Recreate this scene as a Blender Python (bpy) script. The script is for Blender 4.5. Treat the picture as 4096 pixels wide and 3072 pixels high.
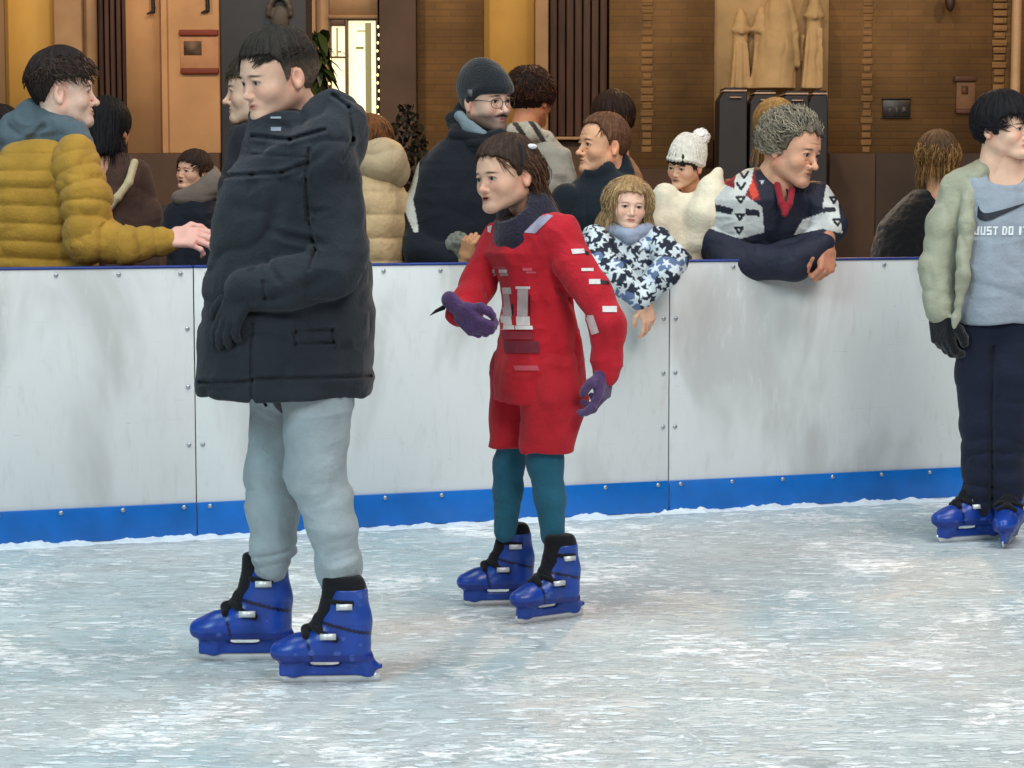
import bpy, math, random
import numpy as np
from mathutils import Vector
from mathutils.bvhtree import BVHTree
random.seed(7)
for o in list(bpy.data.objects): bpy.data.objects.remove(o)
scene = bpy.context.scene
COL = scene.collection
rad = math.radians

# ---------------------------------------------------------------- camera
FPX, CX, CY = 8530.0, 2048.0, 1536.0
PITCH = rad(5.24); CAMZ = 1.2
cam = bpy.data.cameras.new('camera'); camo = bpy.data.objects.new('camera', cam); COL.objects.link(camo)
camo.location = (0, 0, CAMZ); camo.rotation_euler = (rad(90) - PITCH, 0, 0)
cam.sensor_width = 36.0; cam.lens = FPX * 36 / 4096
cam.clip_start = 0.1; cam.clip_end = 500
scene.camera = camo

# ---------------------------------------------------------------- night sky and lamps
world = bpy.data.worlds.new('World'); scene.world = world; world.use_nodes = True
wn = world.node_tree.nodes; wl = world.node_tree.links
sky = wn.new('ShaderNodeTexSky'); sky.sky_type = 'NISHITA'; sky.sun_disc = False
sky.sun_elevation = rad(2); sky.sun_rotation = rad(200)
bg = wn['Background']; bg.inputs['Strength'].default_value = 0.03
wl.new(sky.outputs[0], bg.inputs['Color'])
scene.view_settings.view_transform = 'Standard'; scene.view_settings.look = 'None'
scene.view_settings.exposure = 0.0; scene.view_settings.gamma = 1.0
scene.cycles.max_bounces = 6

def area(name, loc, target, size, energy, color):
    l = bpy.data.lights.new(name, 'AREA'); l.shape = 'DISK'; l.size = size; l.energy = energy; l.color = color
    o = bpy.data.objects.new(name, l); COL.objects.link(o); o.location = loc
    d = Vector(target) - Vector(loc); o.rotation_euler = d.to_track_quat('-Z', 'Y').to_euler()
    return o
# rink floodlights high on their masts on the camera's side, two unseen overhead ones added as soft fill, and warm street lamps by the building
area('rink_floodlight', (-6.0, -2.0, 6.0), (0.0, 7.0, 0.3), 4.0, 500, (0.62, 0.91, 1.0))
area('rink_floodlight', (3.4, -3.0, 6.8), (1.5, 7.0, 0.3), 4.0, 500, (1.0, 0.95, 0.91))
area('rink_floodlight', (-2.6, 4.6, 8.0), (-1.0, 6.4, 0.0), 4.0, 270, (0.78, 0.95, 1.0))  # unseen overhead light, added to soften shadows and brighten the ice
area('rink_floodlight', (3.2, 4.8, 8.0), (1.6, 6.6, 0.0), 4.0, 350, (0.98, 0.96, 0.95))  # second added overhead light, fills the right-hand side
area('street_lamp_light', (-7.5, 12.0, 6.4), (-3.6, 18.5, 1.9), 0.6, 290, (1.0, 0.72, 0.42))
area('street_lamp_light', (0.2, 11.6, 7.0), (0.3, 18.5, 1.8), 0.6, 190, (1.0, 0.72, 0.42))
area('street_lamp_light', (6.5, 12.0, 6.4), (4.4, 18.5, 1.8), 0.6, 150, (1.0, 0.72, 0.44))
area('street_lamp_light', (1.5, 12.5, 4.2), (0.3, 8.0, 1.3), 0.35, 150, (1.0, 0.58, 0.26))

# ---------------------------------------------------------------- geometry helpers
CP, SP = math.cos(PITCH), math.sin(PITCH)
def P(px, py, d):
    """world point seen at photo pixel (px,py) at world distance Y=d"""
    u = (px - CX) / FPX; v = (CY - py) / FPX
    y = CP + v * SP; z = -SP + v * CP
    return np.array([u / y * d, d, CAMZ + z / y * d])
def R(px, d): return px * d / FPX
def groundY(py):
    a = PITCH + math.atan((py - CY) / FPX); return CAMZ / math.tan(a)
def UV(Pw, d=None):
    """planar (along Y) coordinates of world points in photo units at depth d"""
    dd = Pw[:, 1] if d is None else np.full(len(Pw), d)
    x = Pw[:, 0]; z = Pw[:, 2] - CAMZ
    yc = dd * CP - z * SP; zc = dd * SP + z * CP
    return CX + FPX * x / yc, CY - FPX * zc / yc
def lin(c):
    c = np.asarray(c, float) / 255.0
    return np.where(c <= 0.04045, c / 12.92, ((c + 0.055) / 1.055) ** 2.4)
def S(r, g, b): return tuple(lin((r, g, b)))

_rng = np.random.RandomState(3)
_T = _rng.rand(64, 64, 64).astype(np.float32)
def vn(Q):
    """value noise 0..1"""
    i = np.floor(Q).astype(np.int32); f = (Q - i).astype(np.float32); f = f * f * (3 - 2 * f)
    i &= 63; j = (i + 1) & 63
    x0, y0, z0 = i[..., 0], i[..., 1], i[..., 2]; x1, y1, z1 = j[..., 0], j[..., 1], j[..., 2]
    fx, fy, fz = f[..., 0], f[..., 1], f[..., 2]
    a = _T[x0, y0, z0] * (1 - fx) + _T[x1, y0, z0] * fx
    b = _T[x0, y1, z0] * (1 - fx) + _T[x1, y1, z0] * fx
    c = _T[x0, y0, z1] * (1 - fx) + _T[x1, y0, z1] * fx
    d = _T[x0, y1, z1] * (1 - fx) + _T[x1, y1, z1] * fx
    a = a * (1 - fy) + b * fy; c = c * (1 - fy) + d * fy
    return a * (1 - fz) + c * fz

def unit(v):
    v = np.asarray(v, float); return v / (np.linalg.norm(v) + 1e-9)

class Sculpt:
    """blends tapered limbs, ellipsoids and sections into one continuous surface"""
    def __init__(s, res): s.res = res; s.ops = []; s.post = []
    def cap(s, a, b, ra, rb=None, k=.02, neg=False, flat=None, fd=None):
        a = np.asarray(a, float); b = np.asarray(b, float); rb = ra if rb is None else rb
        ab = b - a; L2 = ab @ ab + 1e-12
        fdir = None if fd is None else unit(fd)
        def f(Q):
            q = Q - a
            t = np.clip((q @ ab) / L2, 0, 1)
            w = q - t[..., None] * ab
            if fdir is not None:
                c = w @ fdir; w = w + (c * (1 / flat - 1))[..., None] * fdir
            return np.sqrt((w * w).sum(-1)) - (ra + (rb - ra) * t)
        m = max(ra, rb); lo = np.minimum(a, b) - m; hi = np.maximum(a, b) + m
        s.ops.append((f, lo, hi, k, neg)); return s
    def arm(s, pts, rs, kin=.03, k=.007):
        """a sleeve or leg: smooth along itself, but creasing where it lies against the rest"""
        pts = [np.asarray(p, float) for p in pts]
        def f(Q):
            out = None
            for i in range(len(pts) - 1):
                a, b = pts[i], pts[i + 1]; ab = b - a; q = Q - a; t = np.clip((q @ ab) / (ab @ ab + 1e-12), 0, 1); w = q - t[..., None] * ab
                d = np.sqrt((w * w).sum(-1)) - (rs[i] + (rs[i + 1] - rs[i]) * t)
                if out is None: out = d
                else: h = np.maximum(kin - np.abs(out - d), 0) / kin; out = np.minimum(out, d) - h * h * kin * .25
            return out
        m = max(rs); s.ops.append((f, np.min(pts, 0) - m, np.max(pts, 0) + m, k, False)); return s
    def chain(s, pts, rs, k=.02, **kw):
        for i in range(len(pts) - 1): s.cap(pts[i], pts[i + 1], rs[i], rs[i + 1], k, **kw)
        return s
    def ell(s, c, r, k=.02, neg=False, M=None):
        c = np.asarray(c, float); r = np.asarray(r, float)
        def f(Q):
            q = Q - c
            if M is not None: q = q @ M
            a = q / r; k0 = np.sqrt((a * a).sum(-1)) + 1e-6; k1 = np.sqrt(((a / r) ** 2).sum(-1)) + 1e-6
            return k0 * (k0 - 1) / k1
        m = max(r) if M is not None else r
        s.ops.append((f, c - m, c + m, k, neg)); return s
    def box(s, c, h, rd=.005, k=.005, neg=False, M=None):
        c = np.asarray(c, float); h = np.asarray(h, float)
        def f(Q):
            q = Q - c
            if M is not None: q = q @ M
            q = np.abs(q) - (h - rd)
            return np.sqrt((np.maximum(q, 0) ** 2).sum(-1)) + np.minimum(q.max(-1), 0) - rd
        m = np.linalg.norm(h) if M is not None else h
        s.ops.append((f, c - m, c + m, k, neg)); return s
    def loft(s, secs, yaw=0, k=.03, neg=False, e=2.3, rd=.03):
        """secs: list of (center xyz, rx, ry); rx along the turned X axis, ry along the turned Y axis"""
        secs = sorted(secs, key=lambda q: q[0][2])
        z = np.array([q[0][2] for q in secs]); C = np.array([q[0] for q in secs])
        rx = np.array([q[1] for q in secs]); ry = np.array([q[2] for q in secs])
        cy, sy = math.cos(rad(yaw)), math.sin(rad(yaw))
        def f(Q):
            Z = Q[..., 2]; dx = Q[..., 0] - np.interp(Z, z, C[:, 0]); dy = Q[..., 1] - np.interp(Z, z, C[:, 1])
            a = dx * cy + dy * sy; b = -dx * sy + dy * cy
            RX = np.interp(Z, z, rx); RY = np.interp(Z, z, ry)
            q = ((np.abs(a) / RX) ** e + (np.abs(b) / RY) ** e) ** (1 / e)
            d1 = (q - 1) * np.minimum(RX, RY); d2 = np.maximum(Z - z[-1], z[0] - Z)
            h = np.maximum(rd - np.abs(d1 - d2), 0) / rd
            return np.maximum(d1, d2) + h * h * rd * .25
        m = max(rx.max(), ry.max()); lo = C.min(0) - m; hi = C.max(0) + m; lo[2] = z[0]; hi[2] = z[-1]
        s.ops.append((f, lo, hi, k, neg)); return s
    def mesh(s):
        pos = [o for o in s.ops if not o[4]]
        lo = np.min([o[1] for o in pos], 0) - 4 * s.res; hi = np.max([o[2] for o in pos], 0) + 4 * s.res
        n = np.ceil((hi - lo) / s.res).astype(int) + 1
        ax = [lo[i] + np.arange(n[i]) * s.res for i in range(3)]
        V = np.full(tuple(n), .06, np.float32)
        for f, a, b, k, neg in s.ops:
            mg = max(k, 0) + 3 * s.res + .012
            i0 = np.maximum(((a - mg - lo) / s.res).astype(int), 0); i1 = np.minimum(((b + mg - lo) / s.res).astype(int) + 2, n)
            if (i1 <= i0).any(): continue
            sl = tuple(slice(i0[i], i1[i]) for i in range(3))
            G = np.stack(np.meshgrid(*[ax[i][i0[i]:i1[i]] for i in range(3)], indexing='ij'), -1)
            d = f(G); c = V[sl]
            if neg: d = -d
            if k > 0:
                h = np.maximum(k - np.abs(c - d), 0) / k; h = h * h * k * .25
                V[sl] = (np.maximum(c, d) + h) if neg else (np.minimum(c, d) - h)
            else: V[sl] = np.maximum(c, d) if neg else np.minimum(c, d)
        if s.post:
            band = np.argwhere(np.abs(V) < .035)
            Q = lo + band * s.res; v = V[tuple(band.T)]
            for p in s.post: v = p(Q, v)
            V[tuple(band.T)] = v
        V[0] = V[-1] = .05; V[:, 0] = V[:, -1] = .05; V[:, :, 0] = V[:, :, -1] = .05
        I = V < 0
        acc = np.zeros(tuple(n - 1), np.int8)
        for dx in (0, 1):
            for dy in (0, 1):
                for dz in (0, 1): acc += I[dx:n[0] - 1 + dx, dy:n[1] - 1 + dy, dz:n[2] - 1 + dz]
        cells = np.argwhere((acc > 0) & (acc < 8))
        idx = np.full(tuple(n - 1), -1, np.int32); idx[tuple(cells.T)] = np.arange(len(cells))
        cs = [(x, y, z) for x in (0, 1) for y in (0, 1) for z in (0, 1)]
        cv = np.stack([V[cells[:, 0] + x, cells[:, 1] + y, cells[:, 2] + z] for x, y, z in cs], 1)
        sm = np.zeros((len(cells), 3)); ct = np.zeros(len(cells))
        for i in range(8):
            for j in range(i + 1, 8):
                df = np.abs(np.array(cs[i]) - np.array(cs[j]))
                if df.sum() != 1: continue
                a, b = cv[:, i], cv[:, j]; m = (a < 0) != (b < 0)
                t = a[m] / (a[m] - b[m])
                sm[m] += np.array(cs[i]) + t[:, None] * (np.array(cs[j]) - np.array(cs[i])); ct[m] += 1
        vts = lo + (cells + sm / ct[:, None]) * s.res
        faces = []
        for axn in range(3):
            sh = [slice(0, n[i] - (1 if i == axn else 0)) for i in range(3)]
            sh2 = [slice(1, n[i]) if i == axn else slice(0, n[i]) for i in range(3)]
            A = I[tuple(sh)]; B = I[tuple(sh2)]; E = np.argwhere(A != B); up = A[tuple(E.T)]
            u, w = [(1, 2), (2, 0), (0, 1)][axn]
            ok = (E[:, u] > 0) & (E[:, w] > 0) & (E[:, u] < n[u] - 1) & (E[:, w] < n[w] - 1); E = E[ok]; up = up[ok]
            q = []
            for du, dw in ((-1, -1), (0, -1), (0, 0), (-1, 0)):
                c = E.copy(); c[:, u] += du; c[:, w] += dw; q.append(idx[tuple(c.T)])
            q = np.stack(q, 1); q[~up] = q[~up][:, ::-1]; faces.append(q)
        return vts, np.concatenate(faces)

def link(name, me, parent=None, mat=None):
    o = bpy.data.objects.new(name, me); COL.objects.link(o)
    if mat is not None: me.materials.append(mat)
    if parent is not None:
        o.parent = parent; o.matrix_parent_inverse = parent.matrix_world.inverted()
    return o
def qmesh(name, V, Fq, mat, parent=None, col=None, smooth=True, mi=None):
    """V (n,3), Fq list/array of quads or tris; col (n,3) surface colours"""
    me = bpy.data.meshes.new(name)
    if isinstance(Fq, np.ndarray):
        k = Fq.shape[1]
        me.vertices.add(len(V)); me.vertices.foreach_set('co', np.asarray(V, np.float32).ravel())
        me.loops.add(Fq.size); me.loops.foreach_set('vertex_index', Fq.astype(np.int32).ravel())
        me.polygons.add(len(Fq)); me.polygons.foreach_set('loop_start', np.arange(0, Fq.size, k, dtype=np.int32))
        me.update(calc_edges=True)
    else: me.from_pydata([tuple(v) for v in V], [], [tuple(f) for f in Fq]); me.update()
    if col is not None:
        at = me.color_attributes.new('surf', 'FLOAT_COLOR', 'POINT')
        c = np.ones((len(V), 4), np.float32); c[:, :3] = col; at.data.foreach_set('color', c.ravel())
    if smooth: me.polygons.foreach_set('use_smooth', np.ones(len(me.polygons), bool))
    me.validate()
    return link(name, me, parent, mat)
def merge(parts):
    V, F, C = [], [], []; n = 0
    for v, f, c in parts:
        c = np.asarray(c, float)
        if c.ndim == 1: c = np.tile(c, (len(v), 1))
        V.append(v); F.append(f + n); C.append(c); n += len(v)
    return np.concatenate(V), np.concatenate(F), np.concatenate(C)
def boxmesh(x0, x1, y0, y1, z0, z1):
    V = np.array([(x, y, z) for x in (x0, x1) for y in (y0, y1) for z in (z0, z1)], float)
    F = np.array([(0, 1, 3, 2), (4, 6, 7, 5), (0, 4, 5, 1), (2, 3, 7, 6), (0, 2, 6, 4), (1, 5, 7, 3)])
    return V, F
def boxes(name, L, mat, parent=None, bevel=0.0, col=None):
    vs, fs = [], []; n = 0
    for b in L:
        v, f = boxmesh(*b); vs.append(v); fs.append(f + n); n += 8
    o = qmesh(name, np.concatenate(vs), np.concatenate(fs), mat, parent, smooth=False)
    if bevel > 0:
        m = o.modifiers.new('b', 'BEVEL'); m.width = bevel; m.segments = 2; m.limit_method = 'ANGLE'
    return o
def tube(pts, rs, n=6):
    """tapered tube through points -> V,F"""
    pts = np.asarray(pts, float); rs = np.asarray(rs, float); m = len(pts)
    T = np.gradient(pts, axis=0); T /= np.linalg.norm(T, axis=1)[:, None] + 1e-9
    ref = np.array([0.3, 0.2, 1.0]); ref = np.array([1.0, .2, .1]) if abs(T.mean(0) @ unit(ref)) > .85 else unit(ref)
    A = np.cross(T, ref); A /= np.linalg.norm(A, axis=1)[:, None] + 1e-9; B = np.cross(T, A)
    th = np.arange(n) * 2 * math.pi / n
    V = (pts[:, None] + rs[:, None, None] * (np.cos(th)[None, :, None] * A[:, None] + np.sin(th)[None, :, None] * B[:, None])).reshape(-1, 3)
    i = np.arange(m - 1)[:, None] * n; j = np.arange(n)[None]; k = (j + 1) % n
    F = np.stack([i + j, i + k, i + n + k, i + n + j], -1).reshape(-1, 4)
    return V, F
def empty(name, loc, label=None, cat=None, group=None, kind=None):
    o = bpy.data.objects.new(name, None); COL.objects.link(o); o.location = tuple(loc); o.empty_display_size = .1
    bpy.context.view_layer.update()
    tag(o, label, cat, group, kind); return o
def tag(o, label=None, cat=None, group=None, kind=None):
    for k, v in (('label', label), ('category', cat), ('group', group), ('kind', kind)):
        if v: o[k] = v
    return o

# ---------------------------------------------------------------- materials
def mat(name, col=(.5, .5, .5), rough=.6, metal=0, spec=.5, noise=0, nscale=8, bump=0, bscale=60, vcol=False, sheen=0, emit=None, estr=0, sub=0, coat=0, stretch=(1, 1, 1)):
    m = bpy.data.materials.new(name); m.use_nodes = True; N = m.node_tree.nodes; L = m.node_tree.links
    b = N['Principled BSDF']; b.inputs['Roughness'].default_value = rough; b.inputs['Metallic'].default_value = metal
    b.inputs['Specular IOR Level'].default_value = spec; b.inputs['Base Color'].default_value = (*col, 1)
    if sheen: b.inputs['Sheen Weight'].default_value = sheen
    if coat: b.inputs['Coat Weight'].default_value = coat
    if sub:
        b.inputs['Subsurface Weight'].default_value = sub; b.inputs['Subsurface Radius'].default_value = (1, .35, .2); b.inputs['Subsurface Scale'].default_value = .008
    tc = N.new('ShaderNodeTexCoord'); mp = N.new('ShaderNodeMapping'); mp.inputs['Scale'].default_value = stretch
    L.new(tc.outputs['Object'], mp.inputs['Vector'])
    src = None
    if vcol:
        a = N.new('ShaderNodeAttribute'); a.attribute_name = 'surf'; src = a.outputs['Color']
        L.new(src, b.inputs['Base Color'])
    if noise:
        t = N.new('ShaderNodeTexNoise'); t.inputs['Scale'].default_value = nscale; t.inputs['Detail'].default_value = 5
        L.new(mp.outputs[0], t.inputs['Vector'])
        r = N.new('ShaderNodeMapRange'); r.inputs['From Min'].default_value = .3; r.inputs['From Max'].default_value = .7
        r.inputs['To Min'].default_value = 1 - noise; r.inputs['To Max'].default_value = 1 + noise
        L.new(t.outputs['Fac'], r.inputs['Value'])
        x = N.new('ShaderNodeMix'); x.data_type = 'RGBA'; x.blend_type = 'MULTIPLY'; x.inputs['Factor'].default_value = 1
        if src is not None: L.new(src, x.inputs['A'])
        else: x.inputs['A'].default_value = (*col, 1)
        L.new(r.outputs[0], x.inputs['B']); L.new(x.outputs['Result'], b.inputs['Base Color'])
    if bump:
        t = N.new('ShaderNodeTexNoise'); t.inputs['Scale'].default_value = bscale; t.inputs['Detail'].default_value = 6
        L.new(mp.outputs[0], t.inputs['Vector'])
        bp = N.new('ShaderNodeBump'); bp.inputs['Strength'].default_value = bump; bp.inputs['Distance'].default_value = .01
        L.new(t.outputs['Fac'], bp.inputs['Height']); L.new(bp.outputs[0], b.inputs['Normal'])
    if emit: b.inputs['Emission Color'].default_value = (*emit, 1); b.inputs['Emission Strength'].default_value = estr
    return m
M_skin = mat('skin', rough=.58, spec=.35, vcol=True, noise=.09, nscale=30, bump=.12, bscale=160, sub=.08)
M_cloth = mat('cloth', rough=.9, vcol=True, noise=.12, nscale=14, bump=.3, bscale=110, sheen=.1, spec=.2)
M_nylon = mat('nylon', rough=.66, vcol=True, noise=.14, nscale=16, bump=.35, bscale=60, spec=.3)
M_knit = mat('knit', rough=.95, vcol=True, noise=.15, nscale=60, bump=.5, bscale=140, sheen=.3, spec=.15)
M_hair = mat('hair', rough=.68, vcol=True, spec=.18, noise=.3, nscale=70, bump=.3, bscale=260)
M_boot = mat('moulded_plastic', rough=.32, vcol=True, noise=.12, nscale=20, bump=.05, bscale=30, spec=.5)
M_steel = mat('steel', S(222, 224, 226), rough=.38, metal=.35, noise=.1)
M_decal = mat('print', rough=.7, vcol=True, noise=.1, nscale=60)
M_eye = mat('eye', rough=.15, vcol=True)
# ---------------------------------------------------------------- people
def frame(yaw, pitch=0, roll=0):
    """columns: person's right, forward, up. yaw 0 faces the camera, +90 faces picture-left"""
    y = rad(yaw); f = np.array([-math.sin(y), -math.cos(y), 0]); u = np.array([0, 0, 1.]); r = np.cross(f, u)
    p = rad(pitch); f2 = f * math.cos(p) - u * math.sin(p); u2 = u * math.cos(p) + f * math.sin(p)
    q = rad(roll); r2 = r * math.cos(q) - u2 * math.sin(q); u3 = u2 * math.cos(q) + r * math.sin(q)
    return np.stack([r2, f2, u3], 1)

class Head:
    def __init__(s, px, py, d, yaw, pitch=0, roll=0, size=1.0, sz=1.0):
        s.c = P(px, py, d); s.M = frame(yaw, pitch, roll); s.s = np.array([size, size, size * sz])
    def w(s, L): return s.c + (np.asarray(L, float) * s.s) @ s.M.T
    def head(s, skin, brow=(60, 45, 38), lip=(170, 105, 98), child=False, stubble=0, mouth=0, tash=None, iris=(70, 50, 35), neck=(0, -.045, -.17), old=0, browh=1.0, nose=1.0):
        g = Sculpt(.0024)
        g.ell((0, -.012, .035), (.076, .097, .085)).ell((0, .032, .03), (.064, .056, .062), .03)
        g.ell((0, .03, -.025), (.06 if child else .057, .056, .072), .03)
        jw = .044 if child else .05
        for x in (-1, 1):
            g.cap((x * jw, -.002, -.05), (x * .014, .072, -.088), .022, .017, .03)
            g.ell((x * .037, .056, -.026), (.026, .026, .026) if child else (.023, .025, .022), .025)
        g.ell((0, .082, -.089), (.02, .016, .016), .018)
        g.cap((0, -.025, -.045), neck, .047 if child else .053, .052 if child else .06, .03)
        g.cap((-.027, .079, .025), (.027, .079, .025), .0095, .0095, .016)
        for x in (-1, 1): g.ell((x * .031, .1, .007), (.021, .017, .013), .012, neg=True)
        nl = (.8 if child else 1) * nose
        g.cap((0, .081, .015), (0, .081 + .024 * nl, -.024), .006, .0085, .012)
        g.ell((0, .082 + .025 * nl, -.029), (.0085, .0105, .0085) if child else (.0105, .0115, .0095), .008)
        for x in (-1, 1): g.ell((x * (.0105 if child else .0125), .093, -.033), (.0065, .010, .0065) if child else (.008, .011, .008), .006)
        for x in (-1, 1): g.ell((x * .006, .101, -.042), (.0035, .006, .004), .003, neg=True)
        g.ell((0, .0745, -.057), (.03, .019, .022), .014)
        # lips
        mo = mouth
        for sgn, zz, rr in ((1, -.0535, .0052), (-1, -.0625 - mo, .006)):
            g.chain([(-.022, .082, -.058 - mo * .5), (-.009, .0915, zz), (0, .0932, zz - .001), (.009, .0915, zz), (.022, .082, -.058 - mo * .5)], [.003, rr, rr, rr, .003], .004)
        if mo > 0: g.ell((0, .1, -.058 - mo * .5), (.013, .016, mo * .6 + .002), .003, neg=True)
        else: g.cap((-.018, .0955, -.0583), (.018, .0955, -.0583), .0018, .0016, .003, neg=True)
        for x in (-1, 1):   # eyeballs, lids
            g.ell((x * .031, .0755, .006), (.0135, .0125, .0125), .0015)
            g.chain([(x * .017, .083, .006), (x * .025, .0885, .0155), (x * .036, .0865, .0155), (x * .046, .077, .008)], [.002, .0032, .0032, .002], .003)
            g.chain([(x * .017, .083, .003), (x * .028, .0865, -.0065), (x * .045, .077, .002)], [.0018, .0024, .0018], .004)
            # ear
            g.ell((x * .077, -.012, -.003), (.0095, .0175, .031), .008)
            g.ell((x * .087, -.006, .002), (.009, .009, .017), .005, neg=True)
            g.ell((x * .08, -.007, -.027), (.006, .008, .009), .006)
        if old:
            for x in (-1, 1):
                g.cap((x * .02, .096, -.036), (x * .034, .078, -.062), .002, .002, .006, neg=True)
                g.cap((x * .02, .089, -.014), (x * .042, .074, -.014), .0018, .0018, .006, neg=True)
            for z in (.045, .058): g.cap((-.03, .0905, z), (.03, .0905, z), .0012, .0012, .004, neg=True)
        V, F = g.mesh()
        x, y, z = V.T; ax = np.abs(x)
        C = np.tile(lin(skin), (len(V), 1)); base = lin(skin)
        blot = (vn(V * 60 + skin[0]) - .5)[:, None] * np.array([.05, .14, .14]); C = C * (1 + blot)
        def mixc(w, c):
            nonlocal C; w = np.clip(w, 0, 1)[:, None]; C = C * (1 - w) + np.asarray(c) * w
        front = y > .03
        mixc(.42 * np.exp(-(((ax - .038) / .02) ** 2 + ((z + .025) / .02) ** 2)) * front, base * np.array([1.12, .72, .68]))
        mixc(.25 * np.exp(-((x / .013) ** 2 + ((z + .03) / .012) ** 2)) * (y > .09), base * np.array([1.1, .7, .65]))
        mixc(.4 * np.exp(-(((ax - .077) / .012) ** 2)) * (y < .02) * (y > -.04), base * np.array([1.1, .65, .6]))
        mixc(.32 * np.exp(-((((ax - .031) / .021) ** 2 + ((z - .004) / .014) ** 2))) * (y > .05), base * np.array([.74, .56, .52]))  # shade of the eye sockets put into the skin colour
        if stubble:
            w = stubble * np.clip((-.035 - z) / .015, 0, 1) * np.clip((y + .02) / .03, 0, 1) * np.clip((z + .125) / .02, 0, 1)
            w *= 1 - np.exp(-((x / .022) ** 2 + ((z + .058) / .009) ** 2)); mixc(w, lin((52, 42, 38)))
        if tash:
            w = np.exp(-(((ax - .012) / .018) ** 4 + ((z + .0455 + ax * .12) / .0052) ** 4)) * (y > .07); mixc(w * 1.2, lin(tash))
        w = np.exp(-((x / .02) ** 4 + ((z + .0585 + mo * .5) / (.0075 + mo * .6)) ** 4)) * (y > .080); mixc(w, lin(lip) * .85)
        if mo > 0: mixc(np.exp(-((x / .012) ** 4 + ((z + .058 + mo * .5) / (mo * .6 + .001)) ** 4)) * (y > .06) * 1.5, lin((45, 18, 18)))
        # brows
        bz = .0265 - .18 * (ax - .03) * (ax > .03) * 1.0
        w = np.exp(-(((ax - .032) / .0175) ** 4 + ((z - bz) / (.0036 * browh)) ** 4)) * (y > .06); mixc(w * .92, lin(brow))
        # eyes
        ex = np.where(x > 0, .031, -.031)
        dd = ((x - ex) / .0122) ** 2 + ((z - .0050) / (.0074 if child else .0062)) ** 2
        inb = (dd < 1) & (y > .07) & (((x - ex) ** 2 + (y - .0755) ** 2 + (z - .006) ** 2) < .0139 ** 2)
        mixc(inb * 1., lin((176, 166, 158)))
        di = np.sqrt((x - ex) ** 2 + (z - .006) ** 2)
        mixc(inb * (di < .0068), lin(iris) * .6); mixc(inb * (di < .0034), lin((6, 6, 6)))
        mixc(.75 * np.exp(-((dd - 1.15) / .4) ** 2) * (z > .004) * (y > .066), lin((48, 32, 28)))
        mixc(.35 * np.exp(-((dd - 1.5) / .7) ** 2) * (z < .004) * (y > .066), base * np.array([.7, .5, .45]))
        if child: V = V.copy(); V[:, 2] = np.where(V[:, 2] < .03, .03 + (V[:, 2] - .03) * np.where(V[:, 2] > -.1, .90, .90), V[:, 2])
        return s.w(V), F, C
    def shell(s, name, parent, color, thick=.014, top=.012, zl=None, amp=.004, material=None, back=None, fade=None, res=.003, freq=17, var=.35, extra=None):
        """hair mass over the skull, cut to a hair line"""
        g = Sculpt(res); t = thick
        g.ell((0, -.012, .035 + top * .3), (.076 + t, .097 + t, .085 + top)).ell((0, .03, .035), (.064 + t * .7, .056 + t * .5, .062 + top), .03)
        if extra: extra(g)
        zl = zl or [(-.13, -.06), (-.04, -.055), (-.022, -.02), (-.012, .022), (.006, .022), (.012, -.018), (.024, -.012), (.03, .03), (.06, .05), (.09, .06), (.13, .06)]
        zy = np.array([q[0] for q in zl]); zz = np.array([q[1] for q in zl])
        def cut(Q, v):
            x, y, z = Q.T
            n = vn(Q * 90) * .010
            v = np.maximum(v, (np.interp(y, zy, zz) + n - z) * .75)
            if back: v = back(Q, v)
            ph = np.arctan2(x, y + .03); r = np.sqrt(x * x + (y + .03) ** 2)
            st = vn(np.stack([ph * freq, r * 14, z * 16], -1)); st2 = vn(np.stack([ph * freq * 2.3, r * 30 + 7, z * 30], -1))
            return v + amp * 2 * (st - .5) + amp * (st2 - .5)
        g.post.append(cut); V, F = g.mesh()
        x, y, z = V.T; ph = np.arctan2(x, y + .03)
        st = vn(np.stack([ph * freq * 1.6, z * 22, y * 22], -1))
        C = lin(color)[None] * (1 - var + 2 * var * st)[:, None]
        if fade:
            w = np.clip((fade[0] - z) / fade[1], 0, 1)[:, None] * .75 * (y < .05)[:, None]; C = C * (1 - w) + lin(fade[2]) * w
        return qmesh(name, s.w(V), F, material or M_hair, parent, C)
    def locks(s, name, parent, color, n=250, length=.05, lift=.3, r=.0028, region=None, curl=0, gravity=0, dirf=None, t=.012, seed=1, var=.45, color2=None, segs=6, fwd=0, conform=.75):
        """individual tapered strands of hair lying over the skull"""
        rng = random.Random(seed); parts = []; cnt = 0; tries = 0; n = int(n * 1.5); r = r * .75
        while cnt < n and tries < n * 40:
            tries += 1
            u = rng.uniform(-1, 1); ph = rng.uniform(0, 2 * math.pi); q = math.sqrt(1 - u * u)
            nrm = np.array([q * math.sin(ph), q * math.cos(ph), u])
            p = np.array([0, -.006, .035]) + nrm * np.array([.078 + t, .097 + t * .8, .087 + t])
            if region and not region(p): continue
            cnt += 1
            if dirf: d = np.asarray(dirf(p, rng), float)
            else:
                d = np.array([p[0], p[1] + .03, -.02]) ; d = d - (d @ nrm) * nrm
                d = unit(d) + np.array([0, fwd, 0])
            d = unit(d + np.array([rng.gauss(0, .25), rng.gauss(0, .25), rng.gauss(0, .25)]) + nrm * lift * rng.uniform(.3, 1.2))
            L = length * rng.uniform(.6, 1.25); pts = [p - nrm * .006]; pp = p.copy(); cph = rng.uniform(0, 6.28)
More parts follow.
